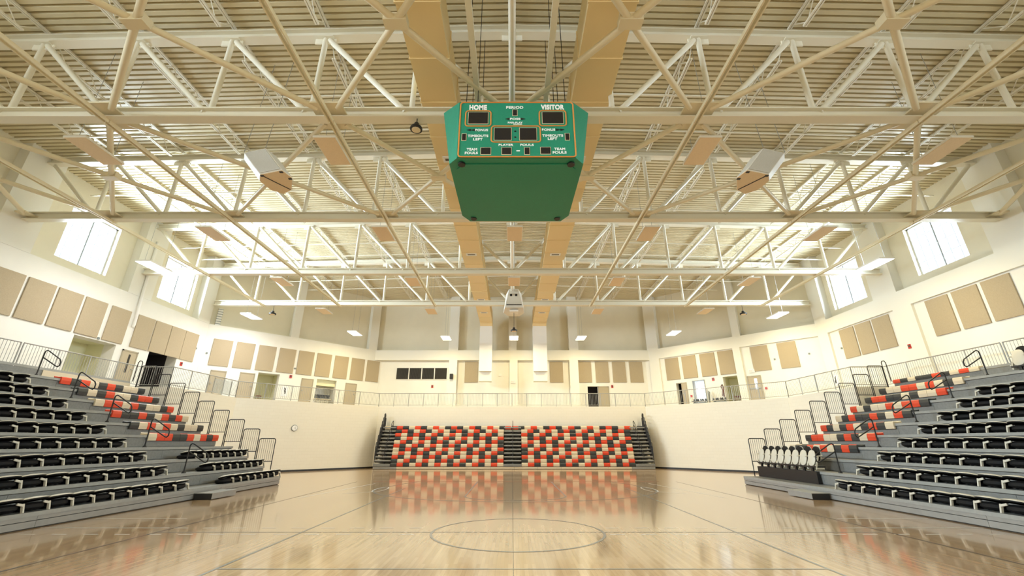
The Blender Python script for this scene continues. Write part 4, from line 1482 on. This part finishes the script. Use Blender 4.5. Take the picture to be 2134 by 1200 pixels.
for k, t, z, wh, off in (('back_left', 5.46, 5.28, 'beside the niche, clock side', 0), ('right', 26.6 - Y0, 5.45, 'behind the railing, opposite the clock', -0.02)):
    P, d, L = frame2(*LINES[k][:2])
    n = Vector((*LINES[k][2], 0))
    o = thing('notice_board', 'pale framed notice with a dark figure %s' % wh, 'notice', pt(P, d, n, t, off, z), 'notices')
    m = MB()
    slab_on(m, *LINES[k], t - 0.22, t + 0.22, z - 0.34, z + 0.34, off - 0.03, off - 0.0005)
    m.build('board', 'paper', o)
    m = MB()
    for a, b, c_, e in ((-0.03, 0.05, -0.02, 0.22), (0.0, 0.09, -0.16, 0.02), (-0.06, 0.0, 0.2, 0.27)):
        slab_on(m, *LINES[k], t + a, t + b, z + c_, z + e, off - 0.034, off - 0.03)
    m.build('printed_figure', 'rubber', o)

# ------------------------------------------------------------------ things standing on the upper walkway
def on_walk(k, t, inset):
    P, d, L = frame2(*LINES[k][:2])
    n = Vector((*LINES[k][2], 0))
    return Vector(pt(P, d, n, t, -inset, ZC)), d, n


def stacked_chair(label, k, t, inset):
    p, d, n = on_walk(k, t, inset)
    o = thing('stacking_chair', label, 'chair', tuple(p), 'chairs in the niche')
    W = lambda a, b, z: p + d * a + n * b + Vector((0, 0, z))
    m = MB()
    m.bar(W(-0.2, 0.0, 0.44), W(0.2, 0.0, 0.44), 0.40, 0.035)
    m.build('seat', 'seat_cream', o)
    m = MB()
    m.bar(W(-0.19, 0.2, 0.68), W(0.19, 0.2, 0.68), 0.03, 0.26)
    m.build('backrest', 'black', o)
    for a in (-0.18, 0.18):
        for b in (-0.18, 0.19):
            MB().tube(W(a, b, 0), W(a, b, 0.44 if b < 0 else 0.70), 0.012, 6).build('leg', 'galvanised', o)


for i, t in enumerate((7.72, 8.0, 8.36, 8.64)):
    stacked_chair('black-backed chair in the shallow niche between two tan doors, %s along' % ORD[i], 'back_left', t + 0.05, -0.05)
p, d, n = on_walk('back_right', 7.55, 0.42)
o = thing('exercise_mat', 'grey mat leaning by the bright doorway', 'mat', tuple(p))
MB().bar(p + Vector((0, 0, 0.0)) - d * 0.0, p + n * 0.26 + Vector((0, 0, 0.98)), 0.24, 0.06, d).build('mat_body', 'mat_grey', o, bevel=0.02)


def low_bench(label, k, t, inset, L):
    p, d, n = on_walk(k, t, inset)
    W = lambda a, b, z: p + d * a + n * b + Vector((0, 0, z))
    o = thing('exercise_bench', label, 'bench', tuple(p), 'exercise benches')
    MB().bar(W(-L / 2, 0, 0.26), W(L / 2, 0, 0.26), 0.3, 0.07).build('pad', 'rubber', o, bevel=0.02)
    MB().bar(W(-L / 2 + 0.05, 0, 0.16), W(L / 2 - 0.05, 0, 0.16), 0.07, 0.06).build('spine', 'mat_grey', o)
    for a in (-L / 2 + 0.15, L / 2 - 0.15):
        MB().bar(W(a, -0.2, 0.03), W(a, 0.2, 0.03), 0.05, 0.05).build('foot', 'black', o)
        MB().bar(W(a, 0, 0.03), W(a, 0, 0.23), 0.05, 0.05, (1, 0, 0)).build('leg', 'black', o)


low_bench('low black exercise bench before the bright doorway', 'back_right', 8.2, 0.55, 1.1)
low_bench('low black exercise bench before the recess past the bright doorway', 'back_right', 6.75, 0.5, 1.0)


def dumbbell(label, k, t, inset):
    p, d, n = on_walk(k, t, inset)
    q = p + Vector((0, 0, 0.37))
    o = thing('dumbbell', label, 'dumbbell', tuple(q), 'dumbbells')
    MB().tube(q - d * 0.12, q + d * 0.12, 0.018, 8).build('handle', 'galvanised', o)
    for e in (-1, 1):
        MB().tube(q + d * 0.07 * e, q + d * 0.14 * e, 0.075, 10).build('weight', 'black', o)


for i, t in enumerate((6.45, 6.78, 7.08)):
    dumbbell('black dumbbell on the exercise bench past the bright doorway, %s along' % ORD[i], 'back_right', t, 0.5)
for i, t in enumerate((7.85, 8.2, 8.5)):
    dumbbell('black dumbbell on the exercise bench before the bright doorway, %s along' % ORD[i], 'back_right', t, 0.55)
p, d, n = on_walk('back_right', 6.62, -0.1)
o = thing('hanging_strap', 'dark red and black strap hanging on the wall by the recess', 'strap', tuple(p + Vector((0, 0, 1.5))))
W = lambda a, z: p + n * -0.02 + d * a + Vector((0, 0, z))
MB().path([W(0.0, 1.42), W(0.10, 1.30), W(0.02, 1.0), W(0.08, 0.62), W(-0.02, 0.55), W(-0.04, 1.0), W(-0.06, 1.3)], 0.028, 6, True).build('strap_loop', 'rope_brown', o)
MB().tube(W(0, 1.42) + n * 0.03, W(0, 1.42) - n * 0.04, 0.03, 8).build('hook', 'black', o)
p, d, n = on_walk('back_right', 5.75, -0.6)
o = thing('storage_crate', 'brown slatted crate standing in the recess past the bright doorway', 'crate', tuple(p))
for z in (0.05, 0.55):
    MB().bar(p - d * 0.28 + Vector((0, 0, z)), p + d * 0.28 + Vector((0, 0, z)), 0.3, 0.05).build('rail', 'rope_brown', o)
for i in range(5):
    a = -0.26 + i * 0.13
    MB().bar(p + d * a - n * 0.13 + Vector((0, 0, 0.05)), p + d * a - n * 0.13 + Vector((0, 0, 0.55)), 0.05, 0.03, (1, 0, 0)).build('slat', 'rope_brown', o)
p, d, n = on_walk('back_left', 3.75, 0.35)
o = thing('stool', 'low brown stool behind the railing before the lit niche', 'stool', tuple(p))
MB().lathe(tuple(p), [(0.18, 0.33), (0.18, 0.38)], 14).build('seat', 'rope_brown', o)
for a in range(4):
    q = p + Vector((0.14 * math.cos(a * 1.571 + 0.78), 0.14 * math.sin(a * 1.571 + 0.78), 0))
    MB().tube(q, q + Vector((0, 0, 0.34)), 0.015, 6).build('leg', 'rope_brown', o)

# ------------------------------------------------------------------ fittings on the upper walls
m = MB().path([(-20.30, 21.55, 12.6), (-20.30, 21.62, 9.6), (-20.30, 21.72, 7.75), (-20.325, 21.72, 7.62)], 0.07, 10)
tag(m.build('drain_pipe', 'white_edge'), 'white downpipe on the pilaster between the two windows, clock side', 'pipe')
rc = thing('pipe_cover', 'white ribbed pipe cover in the upper wall corner, clock side', 'pipe cover', (-20.3, 27.9, Z_LEDGE))
k = LINES['back_left']
m = MB()
slab_on(m, *k, 0.38, 0.66, Z_LEDGE, 10.55, 0.30, 0.4495)
m.build('cover', 'white_edge', rc)
for i in range(7):
    m = MB()
    slab_on(m, *k, 0.36, 0.68, 9.45 + 0.17 * i, 9.48 + 0.17 * i, 0.28, 0.32)
    m.build('rib', 'mat_grey', rc)
